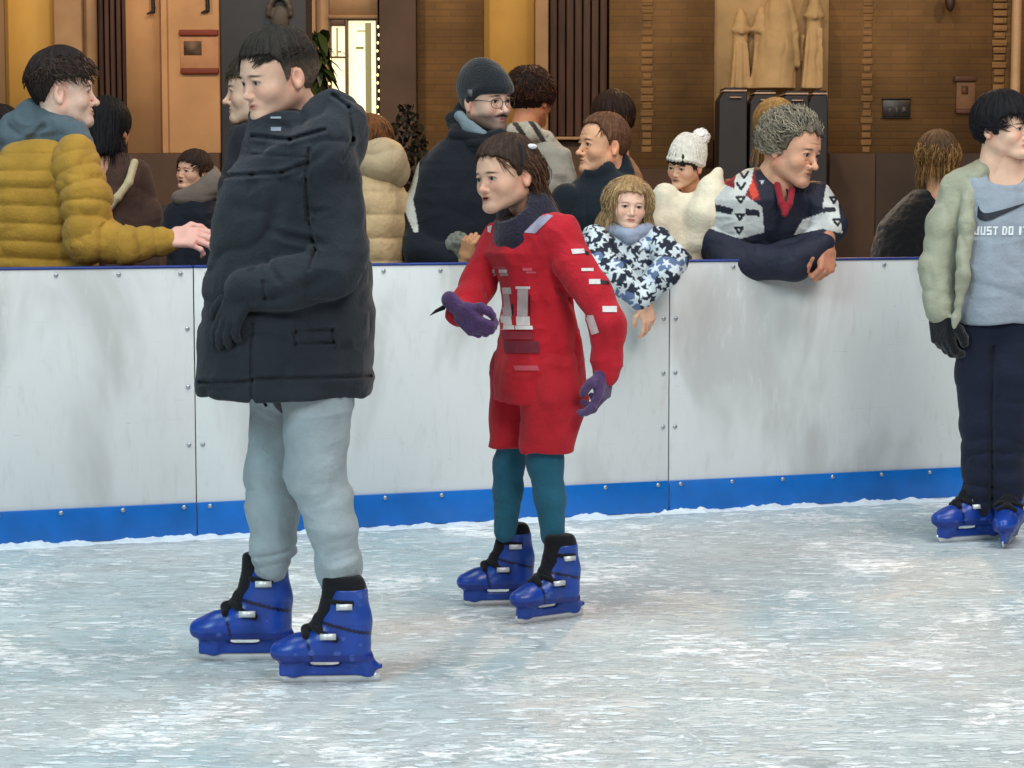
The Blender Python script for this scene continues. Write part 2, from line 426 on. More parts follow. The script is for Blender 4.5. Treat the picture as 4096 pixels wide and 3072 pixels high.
            for k in range(segs):
                pp = pp + d * L / segs
                d = d + np.array([0, 0, -gravity]) * (k + 1) / segs
                if curl:
                    cph += 1.5; d = d + curl * (math.sin(cph) * unit(np.cross(d, nrm)) + math.cos(cph) * nrm)
                # stay outside the skull
                e = (pp - np.array([0, -.01, .033])) / np.array([.08, .1, .09]); el = np.linalg.norm(e)
                tgt = np.array([0, -.01, .033]) + e / el * (1.07 + lift * .35 * (k + 1) / segs + (t - .012) * 8) * np.array([.08, .1, .09])
                if pp[2] > -.05: pp = pp * (1 - conform) + tgt * conform if el > 1.0 else tgt
                d = unit(d); pts.append(pp.copy())
            rr = r * rng.uniform(.7, 1.4)
            rs = [rr * .8] + [rr * (1 - .85 * (k / segs) ** 2) for k in range(segs)]
            V, F = tube(pts, rs, 4)
            c = lin(color) if (color2 is None or rng.random() < .55) else lin(color2)
            c = c * rng.uniform(1 - var, 1 + var)
            parts.append((s.w(V), F, c))
        V, F, C = merge(parts)
        return V, F, C

def hand(wrist, d, back, size=1.0, curl=(.4, .5, .6, .7), thumb=.3, rh=False, fat=0.0, res=.0024, spread=.06, fore=.05, color=(205, 160, 140)):
    """wrist point, direction of the hand, direction the back of the hand faces"""
    y = unit(d); z = unit(np.asarray(back, float) - (np.asarray(back) @ y) * y); x = np.cross(y, z)
    if rh: x = -x
    M = np.stack([x, y, z], 1)   # local x = thumb side
    g = Sculpt(res); ft = fat
    g.cap((0, -fore, 0), (0, .01, 0), .027 + ft, .026 + ft, .012, flat=.72, fd=(0, 0, 1))
    g.box((0, .05, 0), (.037 + ft, .042, .0125 + ft), .011, .018)
    g.cap((.026, .02, -.006), (.03, .055, -.008), .014 + ft, .012 + ft, .015)
    for i in range(4):
        bx = .029 - i * .0195; by = (.088, .093, .088, .078)[i]; L = ((.04, .025, .02), (.045, .028, .021), (.041, .026, .02), (.032, .02, .017))[i]
        p = np.array([bx, by, 0.]); a = 0; rr = (.0092, .0095, .009, .0078)[i] + ft; sp = spread * (1.5 - i)
        pts = [np.array([bx * .9, .06, 0]), p]; 
        for k in range(3):
            a += curl[i] * (.9, 1.2, .8)[k]
            p = p + L[k] * np.array([math.sin(sp) * math.cos(a), math.cos(a) * math.cos(sp), -math.sin(a)]); pts.append(p)
        g.chain(pts, [rr * 1.05, rr * 1.08, rr, rr * .93, rr * .8], .004)
    t0 = np.array([.03, .03, -.006]); a = thumb
    t1 = t0 + .038 * np.array([math.sin(.9), math.cos(.9), -.35 * a]); t2 = t1 + .03 * unit([math.sin(.6 - a), math.cos(.6), -.8 * a]); t3 = t2 + .022 * unit([math.sin(.3 - a * 1.3), 1, -1.0 * a])
    g.chain([t0, t1, t2, t3], [.014 + ft, .0115 + ft, .0105 + ft, .0085 + ft], .006)
    V, F = g.mesh(); V = V * size
    C = np.tile(lin(color), (len(V), 1))
    if fat == 0:
        w = np.exp(-((V[:, 1] / size - .09) / .008) ** 2) * .25 + .2 * (V[:, 1] / size > .14)
        C = C * (1 - w[:, None]) + (lin(color) * np.array([1.1, .68, .62])) * w[:, None]
    if rh: F = F[:, ::-1]
    return np.asarray(wrist) + V @ M.T, F, C

def crumple(amp=.004, off=0):
    def post(Q, v):
        w = vn(Q * 6 + off)[:, None] * 1.6; a = 1 - np.abs(2 * vn(Q * np.array([13, 9, 20]) + w + off) - 1); b = 1 - np.abs(2 * vn(Q * np.array([34, 20, 30]) + w * 2 + off) - 1)
        return v - amp * .75 * (a ** 4 - .2) - amp * .22 * (b ** 2 - .33)
    return post
def folds(amp, f=(9, 9, 26), warp=.35, off=0, pw=2.0, sgn=1):
    """cloth creases running across the given frequency direction"""
    f = np.asarray(f, float)
    def post(Q, v):
        w = vn(Q * 7 + off) * warp
        n = vn(Q * f + off + w[:, None] * 4)
        rdg = 1 - np.abs(2 * n - 1)
        return v + sgn * amp * (rdg ** pw - .4)
    return post
def twist(amp, nx, nz, f=30, along=5, off=0):
    """diagonal creases: noise stretched along direction (nx,nz) in the XZ plane"""
    a = np.array([nx, 0, nz]) / math.hypot(nx, nz); b = np.array([-a[2], 0, a[0]])
    def post(Q, v):
        q = np.stack([Q @ a * along, Q[:, 1] * 8, Q @ b * f], -1) + off
        q += vn(Q * 9)[:, None] * .8
        return v + amp * ((1 - np.abs(2 * vn(q) - 1)) ** 2 - .4)
    return post
def garment(name, g, mat_, parent, color, pattern=None, var=.0):
    V, F = g.mesh(); C = np.tile(lin(color), (len(V), 1))
    if var: C = C * (1 + var * (vn(V * 11) - .5))[:, None]
    if pattern: C = pattern(V, C)
    return qmesh(name, V, F, mat_, parent, C)
def inner(g_pts):
    """the body inside the clothes: list of chains (points, radii)"""
    g = Sculpt(.014)
    for pts, rs in g_pts: g.chain(pts, rs, .03)
    return g.mesh()
def body(parent, parts, label=None):
    V, F, C = merge(parts); o = qmesh('body', V, F, M_skin, parent, C); return o
def person(px, py, d, label, group=None):
    p = P(px, py, d); return empty('person', (p[0], p[1], 0), label, 'person', group)

def decal(name, quads, target, color, push=.0018, view=None, mat_=None):
    """cloth print: patches (world-space outlines) laid onto the garment's surface"""
    me = target.data; n = len(me.vertices); co = np.empty(n * 3); me.vertices.foreach_get('co', co); co = co.reshape(-1, 3)
    bvh = BVHTree.FromPolygons([Vector(c) for c in co], [tuple(p.vertices) for p in me.polygons])
    V, F, C = [], [], []
    def drop(p):
        o = Vector((0, 0, CAMZ)); d = (Vector(p) - o).normalized()
        h = bvh.ray_cast(o, d)
        if h[0] is None: return None
        return np.array(h[0] - d * push)
    for pts, cc in quads:   # pts: 4 corner pixels + d ; subdivided
        a, b, c, d4 = [np.array(q, float) for q in pts[:4]]; dd = pts[4]
        L1 = max(np.linalg.norm(b - a), np.linalg.norm(c - d4)); L2 = max(np.linalg.norm(d4 - a), np.linalg.norm(c - b))
        nu = max(1, int(L1 / 8)); nv = max(1, int(L2 / 8)); g = {}
        for i in range(nu + 1):
            for j in range(nv + 1):
                s, t = i / nu, j / nv
                q = (a * (1 - s) + b * s) * (1 - t) + (d4 * (1 - s) + c * s) * t
                w = drop(P(q[0], q[1], dd))
                if w is not None: g[i, j] = len(V); V.append(w); C.append(lin(cc))
        for i in range(nu):
            for j in range(nv):
                ks = [(i, j), (i + 1, j), (i + 1, j + 1), (i, j + 1)]
                if all(k in g for k in ks):
                    q = [V[g[k]] for k in ks]
                    if max(np.ptp([w[1] for w in q]), 0) < .03: F.append([g[k] for k in ks])
    if not F: print('DECAL EMPTY', name); return None
    return qmesh(name, np.array(V), np.array(F), mat_ or M_decal, target, np.array(C))

def skate(parent, ankle_px, toe_dir, d=None, size=1.0, pos=None, buckle=True, name='ice_skate', tilt=0):
    """rental ice skate: shell > liner, cuff strap, buckles, blade. pos = point on the ice under the ankle"""
    y = unit([toe_dir[0], toe_dir[1], 0]); z = np.array([0, 0, 1.]); x = np.cross(y, z); M = np.stack([x, y, z], 1)
    if tilt:
        t = rad(tilt); z2 = z * math.cos(t) + x * math.sin(t); x2 = x * math.cos(t) - z * math.sin(t); M = np.stack([x2, y, z2], 1)
    pos = np.asarray(pos, float); W = lambda V: pos + (V * size) @ M.T
    s = Sculpt(.003)
    # foot shell
    s.chain([(0, -.045, .105), (0, .03, .108), (0, .105, .097), (0, .155, .088)], [.043, .043, .036, .028], .03)
    s.ell((0, .12, .090), (.043, .055, .028), .02)
    s.chain([(0, -.042, .10), (0, -.046, .17), (0, -.036, .262)], [.045, .046, .050], .03)
    s.cap((0, .03, .125), (0, -.01, .21), .042, .044, .03)
    s.box((0, .04, .04), (.09, .25, .027), .002, .004, neg=True)
    s.box((0, .035, .074), (.036, .122, .010), .008, .010)
    # blade holder with its window
    s.chain([(0, .15, .07), (0, .105, .068), (0, .12, .03)], [.014, .024, .013], .015); s.chain([(0, -.03, .07), (0, -.075, .062), (0, -.085, .03)], [.022, .024, .014], .015)
    s.box((0, .03, .034), (.0095, .13, .014), .005, .02); s.cap((0, -.095, .045), (0, -.118, .044), .014, .008, .014)
    s.box((0, -.04, .31), (.1, .1, .045), .01, .004, neg=True)
    V, F = s.mesh()
    C = np.tile(lin((24, 62, 150)), (len(V), 1))
    up = (V[:, 2] > .17); C[up] = lin((34, 72, 160))
    up2 = (V[:, 2] < .085) & (V[:, 2] > .062); C[up2] = lin((18, 44, 128)); seam = (np.abs(V[:, 2] - .165 - (V[:, 1] * .25)) < .005) | (np.abs(V[:, 1] - .075 - (V[:, 2] - .1) * .2) < .0035) & (V[:, 2] > .07); C[seam] = lin((12, 18, 60))
    sc_ = vn(V * 45 + size * 9); C = C * (1 + .5 * (vn(V * 16 + 3) - .5))[:, None]; C = np.where(((sc_ > .80) & (vn(V * np.array([160, 30, 160])) > .5))[:, None], lin((62, 90, 168)), C)
    shell = qmesh(name, W(V), F, M_boot, parent, C)
    l = Sculpt(.004)
    l.chain([(0, -.04, .18), (0, -.035, .262), (0, -.028, .284)], [.045, .043, .041], .02)
    l.chain([(0, .075, .142), (0, .03, .172), (0, .012, .21), (0, .012, .285)], [.02, .028, .032, .027], .02)
    l.chain([(-.03, .085, .138), (0, .085, .150), (.03, .085, .138)], [.010, .013, .010], .008).chain([(-.038, .045, .155), (0, .05, .180), (.038, .045, .155)], [.010, .014, .010], .008)
    l.box((0, -.02, .33), (.1, .1, .03), .01, .01, neg=True)
    V, F = l.mesh(); qmesh('liner', W(V), F, M_cloth, shell, np.tile(lin((22, 22, 28)), (len(V), 1)))
    # straps and buckles
    for (zz, yy, rr, sl) in ((.232, -.03, .0535, .1), (.15, .015, .055, .9)):
        th = np.linspace(-1.9, 1.9, 22); pts = np.stack([rr * np.sin(th), yy + rr * 1.0 * np.cos(th), zz + sl * .03 * (np.cos(th) - .5)], 1)
        V, F = tube(pts, np.full(22, .008), 6); qmesh('strap', W(V), F, M_cloth, shell, np.tile(lin((20, 20, 26)), (len(V), 1)))
        for sx in (-1, 1):
            vs, fs = boxmesh(-.006, .006, -.022, .022, -.008, .008)
            c = np.array([sx * (rr + .004), yy + .008, zz - .01]); qmesh('buckle', W(vs + c), fs, M_steel, shell, smooth=False)
            break
    # blade: outline extruded
    yy = np.linspace(-.12, .165, 16); zb = np.array([.004 * ((t - .025) / .15) ** 4 + (.02 if i == 15 else 0) for i, t in enumerate(yy)]); zt = np.full(16, .03)
    V = np.array([(sx * .0022, yy[i], z_) for i in range(16) for sx in (-1, 1) for z_ in (zb[i], zt[i])]); F = []
    for i in range(15):
        a = i * 4; b = a + 4; F += [(a, b, b + 1, a + 1), (a + 2, a + 3, b + 3, b + 2), (a, a + 2, b + 2, b), (a + 1, b + 1, b + 3, a + 3)]
    F += [(0, 1, 3, 2), (60, 62, 63, 61)]
    qmesh('blade', W(V), np.array(F), M_steel, shell, smooth=False)
    return shell
def gpos(px, py):
    d = groundY(py); p = P(px, py, d); p[2] = 0; return p
# ---------------------------------------------------------------- fence line
fa = P(0, 2188, groundY(2188)); fb = P(3850, 1990, groundY(1990))
fdir = unit([fb[0] - fa[0], fb[1] - fa[1], 0]); fnrm = np.array([fdir[1], -fdir[0], 0])   # towards the rink
FH = P(0, 1077, fa[1])[2]
def FY(px):
    """depth of the fence seen at photo column px"""
    r = P(px, 1100, 1.0); t = r[0]
    return (fa[1] * fdir[0] - fa[0] * fdir[1]) / (fdir[0] - t * fdir[1])
def along(px): # distance along the fence from fa
    y = FY(px); p = P(px, 1100, y); return (p[0] - fa[0]) * fdir[0] + (p[1] - fa[1]) * fdir[1]

# ---------------------------------------------------------------- ground and ice
M_ice = bpy.data.materials.new('ice'); M_ice.use_nodes = True
N = M_ice.node_tree.nodes; L = M_ice.node_tree.links; b = N['Principled BSDF']
tc = N.new('ShaderNodeTexCoord')
def ntex(scale, st, detail=6, rough=.6, dist=0):
    mp = N.new('ShaderNodeMapping'); mp.inputs['Scale'].default_value = st; L.new(tc.outputs['Object'], mp.inputs['Vector'])
    t = N.new('ShaderNodeTexNoise'); t.inputs['Scale'].default_value = scale; t.inputs['Detail'].default_value = detail
    t.inputs['Roughness'].default_value = rough; t.inputs['Distortion'].default_value = dist; L.new(mp.outputs[0], t.inputs['Vector']); return t.outputs['Fac']
def ramp(src, a, b_, c0=0, c1=1):
    r = N.new('ShaderNodeMapRange'); r.inputs['From Min'].default_value = a; r.inputs['From Max'].default_value = b_
    r.inputs['To Min'].default_value = c0; r.inputs['To Max'].default_value = c1; r.interpolation_type = 'SMOOTHSTEP'; L.new(src, r.inputs['Value']); return r.outputs[0]
def mixc(f, a, b_):
    m = N.new('ShaderNodeMix'); m.data_type = 'RGBA'; L.new(f, m.inputs['Factor'])
    for k, v in (('A', a), ('B', b_)):
        if isinstance(v, tuple): m.inputs[k].default_value = (*v, 1)
        else: L.new(v, m.inputs[k])
    return m.outputs['Result']
def math1(op, x, v=None, w=None):
    m = N.new('ShaderNodeMath'); m.operation = op; L.new(x, m.inputs[0])
    if v is not None:
        if hasattr(v, 'links'): L.new(v, m.inputs[1])
        else: m.inputs[1].default_value = v
    return m.outputs[0]
def cuts(scale, st, w, dist):   # long curved skate cuts: contour lines of a broad noise
    return ramp(math1('ABSOLUTE', math1('SUBTRACT', ntex(scale, st, 1, .3, dist), .5)), 0, w, 1, 0)
patch = ramp(ntex(1.0, (1, .8, 1), 3), .38, .64)
smear = ramp(ntex(3.2, (.7, 1.8, 1), 5, .6, .6), .44, .66)
streak = ramp(ntex(13, (.7, 1.9, 1), 8, .78, .6), .505, .60)
fleck = ramp(math1('MULTIPLY', ntex(27, (.55, 1.2, 1), 6, .76, .5), ntex(2.1, (1, 1, 1), 3)), .265, .33)
dark = ramp(ntex(17, (.6, 1.5, 1), 7, .76, .3), .51, .66)
base = mixc(patch, S(176, 194, 200), S(196, 197, 196))
base = mixc(math1('MULTIPLY', dark, .75), base, S(128, 146, 153))
c1 = mixc(math1('MULTIPLY', smear, .45), base, S(218, 228, 231)); c2 = mixc(streak, c1, S(238, 244, 246)); c3 = mixc(fleck, c2, S(253, 254, 255))
cut = math1('MAXIMUM', cuts(1.3, (.6, 1.6, 1), .0035, 1.2), cuts(2.3, (.5, 1.2, 1), .004, .8)); c4 = mixc(math1('MULTIPLY', cut, .55), c3, S(246, 250, 252))
cutd = cuts(1.7, (.35, 1.1, 1), .003, 1.5); c5 = mixc(math1('MULTIPLY', cutd, .5), c4, S(140, 154, 160))
L.new(c5, b.inputs['Base Color'])
mx = N.new('ShaderNodeMath'); mx.operation = 'ADD'; L.new(streak, mx.inputs[0]); L.new(fleck, mx.inputs[1])
L.new(ramp(mx.outputs[0], 0, 1.0, .55, .92), b.inputs['Roughness'])
bp = N.new('ShaderNodeBump'); bp.inputs['Strength'].default_value = .55; bp.inputs['Distance'].default_value = .016; L.new(mx.outputs[0], bp.inputs['Height']); L.new(bp.outputs[0], b.inputs['Normal'])
b.inputs['Specular IOR Level'].default_value = .4

M_pave = mat('paving', S(96, 84, 72), rough=.85, noise=.25, nscale=3, bump=.3, bscale=20)
V, F = boxmesh(-60, 60, -20, 90, -.3, -.02)
tag(qmesh('ground', V, F, M_pave, smooth=False), kind='structure')
# ice sheet, its far edge under the barrier
q0 = fa - fdir * 9; q1 = fa + fdir * 22
V = np.array([(-14, -4, 0), (22, -4, 0), (q1[0], q1[1], 0), (q0[0], q0[1], 0)]); V2 = V.copy(); V2[:, 2] = -.016
tag(qmesh('ice', np.concatenate([V, V2]), [(0, 1, 2, 3), (7, 6, 5, 4), (0, 4, 5, 1), (1, 5, 6, 2), (2, 6, 7, 3), (3, 7, 4, 0)], M_ice, smooth=False), kind='structure')
# snow scraped up along the barrier foot, and crumbs lying on the ice
M_snow = mat('snow', S(222, 230, 234), rough=.75, noise=.1, nscale=30, bump=.4, bscale=120)
n = 700; vs, fs = [], []; rg = random.Random(5); prof = 7
for i in range(n + 1):
    t = -1 + i * (7.5 / n); w0 = .035 + .055 * float(vn(np.array([t * 6., 3, 1]))) + .03 * float(vn(np.array([t * 31., 9, 1]))); h0 = -.010 + .022 * float(vn(np.array([t * 9., 5, 2]))) ** 1.6 + .016 * float(vn(np.array([t * 47., 2, 7])))
    for j in range(prof):
        u = j / (prof - 1); off = u * w0; hh = h0 * (1 - u) ** 1.2 * (.75 + .5 * rg.random())
        p = fa + fdir * t + fnrm * (off - .012); vs.append((p[0], p[1], max(hh, 0) + (.0015 if j < prof - 1 else -.002)))
for i in range(n):
    for j in range(prof - 1): a = i * prof + j; fs.append((a, a + 1, a + prof + 1, a + prof))
tag(qmesh('snow_ridge', np.array(vs), fs, M_snow), 'thin ridge of scraped white snow along the foot of the barrier', 'snow', kind='stuff')
vs, fs = [], []; k = 0
for i in range(5200):
    y = 3.2 + 6.4 * rg.random() ** 1.3; x = rg.uniform(-.27, .27) * y
    t = (x - fa[0]) * fnrm[0] + (y - fa[1]) * fnrm[1]
    if t < .05: continue
    r = .0025 + .007 * rg.random() ** 3; a = rg.uniform(0, 6.28); sx = r * rg.uniform(1.5, 6); sy = r * rg.uniform(.8, 2.0); h = r * rg.uniform(.15, .5)
    m = 6; ring = [(x + sx * math.cos(a * .1 + 6.283 * q / m) * rg.uniform(.6, 1.2), y + sy * math.sin(a * .1 + 6.283 * q / m) * rg.uniform(.6, 1.2), 0.0008) for q in range(m)]
    vs += ring + [(x + rg.uniform(-.3, .3) * sx, y, h)]
    for q in range(m): fs.append((k + q, k + (q + 1) % m, k + m))
    k += m + 1
tag(qmesh('snow_crumbs', np.array(vs), np.array(fs), M_snow), 'loose white snow crumbs strewn over the scratched ice', 'snow', kind='stuff')

# ---------------------------------------------------------------- rink barrier
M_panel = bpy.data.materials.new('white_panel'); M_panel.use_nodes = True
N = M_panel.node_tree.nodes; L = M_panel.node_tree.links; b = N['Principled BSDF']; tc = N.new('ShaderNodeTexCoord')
sm1 = ramp(ntex(1.6, (1.6, 1.6, .75), 4, .55, .5), .46, .68); sm2 = ramp(ntex(14, (2.0, 2, .5), 5, .7), .5, .75)  # upright smudges: stains, and blurred reflections painted into the board colour
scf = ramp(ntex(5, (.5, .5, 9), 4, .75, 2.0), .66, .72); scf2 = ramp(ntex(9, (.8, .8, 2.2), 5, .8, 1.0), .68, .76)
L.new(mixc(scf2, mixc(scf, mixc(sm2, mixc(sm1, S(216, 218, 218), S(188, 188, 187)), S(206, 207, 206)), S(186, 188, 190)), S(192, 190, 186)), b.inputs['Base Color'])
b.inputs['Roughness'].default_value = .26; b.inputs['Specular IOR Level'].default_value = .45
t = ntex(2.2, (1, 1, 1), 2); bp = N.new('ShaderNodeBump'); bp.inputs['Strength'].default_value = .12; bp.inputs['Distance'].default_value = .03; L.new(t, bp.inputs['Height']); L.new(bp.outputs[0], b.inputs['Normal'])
M_blue = mat('blue_plastic', S(0, 100, 184), rough=.35, noise=.14, nscale=9, bump=.06, bscale=20)
M_dblue = mat('dark_blue_cap', S(16, 50, 130), rough=.4, noise=.1)
M_bolt = mat('bolt_metal', S(178, 182, 188), rough=.3, metal=.8, noise=.2, nscale=200)
M_frame = mat('grey_frame', S(120, 124, 128), rough=.5, metal=.5, noise=.1)
j1, j2 = along(774), along(2680); PL = j2 - j1
kh = P(0, 2046, fa[1])[2] - .0
def fbox(t0, t1, n0, n1, z0, z1):
    vs = []
    for t in (t0, t1):
        for nn in (n0, n1):
            for z in (z0, z1): p = fa + fdir * t + fnrm * nn; vs.append((p[0], p[1], z))
    return np.array(vs), np.array([(0, 1, 3, 2), (4, 6, 7, 5), (0, 4, 5, 1), (2, 3, 7, 6), (0, 2, 6, 4), (1, 5, 7, 3)])
bolt_me = None
def bolt(parent, t, z, nn):
    global bolt_me
    if bolt_me is None:
        vs, fs = [], []; m = 10
        for r_, h in ((.0082, 0), (.0078, .003), (.0045, .0052)):
            for q in range(m): vs.append((r_ * math.cos(6.283 * q / m), -h, r_ * math.sin(6.283 * q / m)))
        for a in range(2):
            for q in range(m): fs.append((a * m + q, a * m + (q + 1) % m, (a + 1) * m + (q + 1) % m, (a + 1) * m + q))
        fs.append(tuple(range(2 * m, 3 * m))); bolt_me = bpy.data.meshes.new('bolt'); bolt_me.from_pydata(vs, [], fs); bolt_me.materials.append(M_bolt)
        bolt_me.polygons.foreach_set('use_smooth', [True] * len(fs))
    o = bpy.data.objects.new('bolt', bolt_me); COL.objects.link(o); p = fa + fdir * t + fnrm * nn
    o.location = (p[0], p[1], z); o.rotation_euler = (0, 0, math.atan2(fdir[1], fdir[0])); o.parent = parent; o.matrix_parent_inverse = parent.matrix_world.inverted()
for i, lab in enumerate(('white barrier panel at the left end, behind the boy in the black parka', 'white barrier panel in the middle, behind the child in the red jersey', 'white barrier panel on the right under the grey-haired man leaning over')):
    t0, t1 = j1 + (i - 1) * PL + .002, j1 + i * PL - .002; p = fa + fdir * (t0 + t1) / 2
    e = empty('rink_barrier', (p[0], p[1], 0), lab, 'rink barrier', 'panels of the rink barrier')
    def mk(nm, L_, m_, bev=.0015):
        vv = [fbox(*q) for q in L_]; V, F, _ = merge([(v, f, (0, 0, 0)) for v, f in vv])
        o = qmesh(nm, V, F, m_, e, smooth=False); md = o.modifiers.new('b', 'BEVEL'); md.width = bev; md.segments = 2; return o
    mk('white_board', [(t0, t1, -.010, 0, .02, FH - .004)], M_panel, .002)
    mk('kick_plate', [(t0, t1, .0005, .0075, .004, kh)], M_blue, .002)
    mk('top_cap', [(t0, t1, -.05, .004, FH - .0035, FH + .005)], M_dblue, .003)
    mk('frame', [(t0 + .01, t0 + .05, -.052, -.0105, .0, FH - .005), (t1 - .05, t1 - .01, -.052, -.0105, .0, FH - .005), ((t0 + t1) / 2 - .02, (t0 + t1) / 2 + .02, -.052, -.0105, .0, FH - .005), (t0 + .051, (t0 + t1) / 2 - .021, -.05, -.0105, .4, .44), ((t0 + t1) / 2 + .021, t1 - .051, -.05, -.0105, .4, .44)], M_frame)
    nb = int(round((PL - .09) / .205)); stp = (PL - .09) / nb
    for q in range(nb + 1):
        bolt(e, t0 + .043 + q * stp, FH - .022, .0); bolt(e, t0 + .043 + q * stp, kh - .014, .0075)
    for q in range(1, 4):
        zz = kh + (FH - kh) * q / 4.05
        bolt(e, t0 + .022, zz, 0); bolt(e, t1 - .022, zz, 0)

# ---------------------------------------------------------------- building behind
D = 18.5
def X(px): return P(px, 400, D)[0]
def Z(py): return P(2048, py, D)[2]
def brickmat(name, c1, c2, mo, sc=1.0):
    m = bpy.data.materials.new(name); m.use_nodes = True; N = m.node_tree.nodes; L = m.node_tree.links; b = N['Principled BSDF']
    tc = N.new('ShaderNodeTexCoord'); sp = N.new('ShaderNodeSeparateXYZ'); cb = N.new('ShaderNodeCombineXYZ'); L.new(tc.outputs['Object'], sp.inputs[0])
    ad = N.new('ShaderNodeMath'); L.new(sp.outputs[0], ad.inputs[0]); L.new(sp.outputs[1], ad.inputs[1])
    L.new(ad.outputs[0], cb.inputs[0]); L.new(sp.outputs[2], cb.inputs[1])
    br = N.new('ShaderNodeTexBrick'); L.new(cb.outputs[0], br.inputs['Vector']); br.inputs['Scale'].default_value = 1
    br.inputs['Brick Width'].default_value = .27 * sc; br.inputs['Row Height'].default_value = .058 * sc; br.inputs['Mortar Size'].default_value = .007 * sc
    br.inputs['Color1'].default_value = (*c1, 1); br.inputs['Color2'].default_value = (*c2, 1); br.inputs['Mortar'].default_value = (*mo, 1); br.inputs['Mortar Smooth'].default_value = .4
    t = N.new('ShaderNodeTexNoise'); t.inputs['Scale'].default_value = 2.2; t.inputs['Detail'].default_value = 6; L.new(tc.outputs['Object'], t.inputs['Vector'])
    r = N.new('ShaderNodeMapRange'); r.inputs['From Min'].default_value = .3; r.inputs['From Max'].default_value = .7; r.inputs['To Min'].default_value = .7; r.inputs['To Max'].default_value = 1.25; L.new(t.outputs['Fac'], r.inputs['Value'])
    x = N.new('ShaderNodeMix'); x.data_type = 'RGBA'; x.blend_type = 'MULTIPLY'; x.inputs['Factor'].default_value = 1; L.new(br.outputs['Color'], x.inputs['A']); L.new(r.outputs[0], x.inputs['B'])
    L.new(x.outputs['Result'], b.inputs['Base Color']); b.inputs['Roughness'].default_value = .85
    bp = N.new('ShaderNodeBump'); bp.inputs['Strength'].default_value = .2; bp.inputs['Distance'].default_value = .010; L.new(br.outputs['Fac'], bp.inputs['Height']); bp.invert = True; L.new(bp.outputs[0], b.inputs['Normal'])
    return m
M_brick = brickmat('brown_brick', S(136, 101, 60), S(124, 92, 56), S(120, 90, 58))
M_quoin = brickmat('pale_quoin', S(144, 108, 66), S(131, 97, 59), S(118, 88, 56))
M_yel = mat('yellow_plaster', S(214, 168, 88), rough=.8, noise=.12, nscale=2, bump=.1)
M_peach = mat('peach_plaster', S(206, 158, 114), rough=.8, noise=.12, nscale=2.5, bump=.15)
M_tan = mat('tan_stone', S(172, 136, 102), rough=.75, noise=.12, nscale=5, bump=.15)
M_dado = mat('brown_dado', S(82, 61, 48), rough=.7, noise=.2, nscale=3, bump=.15)
M_wood = mat('dark_wood', S(74, 48, 38), rough=.65, noise=.35, nscale=6, stretch=(6, 6, .5), bump=.3, bscale=12)
M_dark = mat('dark_stone', S(52, 44, 40), rough=.7, noise=.2, nscale=3)
M_frameb = mat('brown_frame', S(92, 62, 38), rough=.5, noise=.15)
M_cav = mat('interior', S(40, 30, 24), rough=.9)
M_stone = mat('pale_carved_stone', S(192, 160, 116), rough=.8, noise=.14, nscale=4, bump=.25, bscale=22)
M_lit = mat('lit_pane', S(250, 244, 200), rough=.3, emit=S(255, 246, 196), estr=1.15, noise=.06, nscale=3)
M_red = mat('dark_red_paint', S(130, 50, 30), rough=.6, noise=.15)
bld = empty('building', (0, D, 0), 'brick and plaster building front with dark shutters and a stone relief', 'building')
def bx(nm, x0, x1, y0, y1, n0, n1, m_, parent=None, bev=0):
    """box by photo columns/rows at the wall; n = distance out from the wall"""
    return boxes(nm, [(X(x0), X(x1), D - n1, D - n0, Z(y1) if y1 is not None else -.02, Z(y0) if y0 is not None else 4.2)], m_, parent or bld, bev)
boxes('core_wall', [(X(-900), X(5000), D + .25, D + .7, -.02, 4.2)], M_cav, bld)
T, BT = None, 613   # open top (goes on above the frame), top of the plinth
bx('wall', -900, 18, T, BT, -.25, .02, M_tan)
bx('plaster_panel', 20, 225, T, BT, -.25, -.05, M_yel)
bx('pilaster', 227, 338, T, BT, -.25, .06, M_tan, bev=.01)
bx('pilaster', 340, 383, T, BT, -.25, .0, M_tan)
def planks(nm, x0, x1, y0, y1, n0, n1, cnt):
    L_ = []; xa, xb = X(x0), X(x1); w = (xb - xa) / cnt
    for i in range(cnt): L_.append((xa + i * w + .006, xa + (i + 1) * w - .006, D - n1 + (.008 if i % 2 else 0), D - n0, Z(y1) if y1 else -.02, Z(y0) if y0 else 4.2))
    return boxes(nm, L_, M_wood, bld, .008)
planks('shutter', 386, 505, T, BT, -.2, -.1, 5)
bx('plaster_panel', 508, 648, T, BT, -.25, -.0, M_peach)
bx('plaster_panel', 650, 882, T, BT, -.25, .035, M_peach, bev=.008)
bx('moulding', 652, 676, T, BT, .036, .055, M_peach, bev=.006)
bx('plinth', -900, 882, BT, None, -.25, .09, M_dado, bev=.01)
bx('wall', 884, 1234, T, None, -.25, .0, M_dark)
bx('pilaster', 1236, 1268, T, None, -.25, .08, M_tan, bev=.008)
bx('pilaster', 1270, 1318, T, None, -.25, .03, M_tan)
# shop door with lit panes
door = bx('shop_door', 1320, 1512, -60, 60, -.2, .02, M_tan)
bx('lintel', 1320, 1512, 62, 76, -.2, .06, M_tan)
fr = boxes('door_frame', [(X(1320), X(1327), D - .04, D + .1, 0, Z(78)), (X(1383), X(1394), D - .045, D + .1, 0, Z(78)), (X(1505), X(1513), D - .04, D + .1, 0, Z(78)), (X(1328), X(1382), D - .04, D + .1, Z(104), Z(78)), (X(1395), X(1504), D - .04, D + .1, Z(82), Z(78)), (X(1328), X(1382), D - .03, D + .1, Z(232), Z(226)), (X(1395), X(1504), D - .03, D + .1, 0, .35), (X(1328), X(1382), D - .03, D + .1, 0, .35)], M_frameb, bld, .004)
bx('lit_pane', 1328, 1382, 104, None, -.2, -.04, M_lit, fr)
bx('lit_pane', 1395, 1504, 82, None, -.2, -.04, M_lit, fr)
M_shade = mat('interior_shade', S(170, 168, 128), rough=.8)
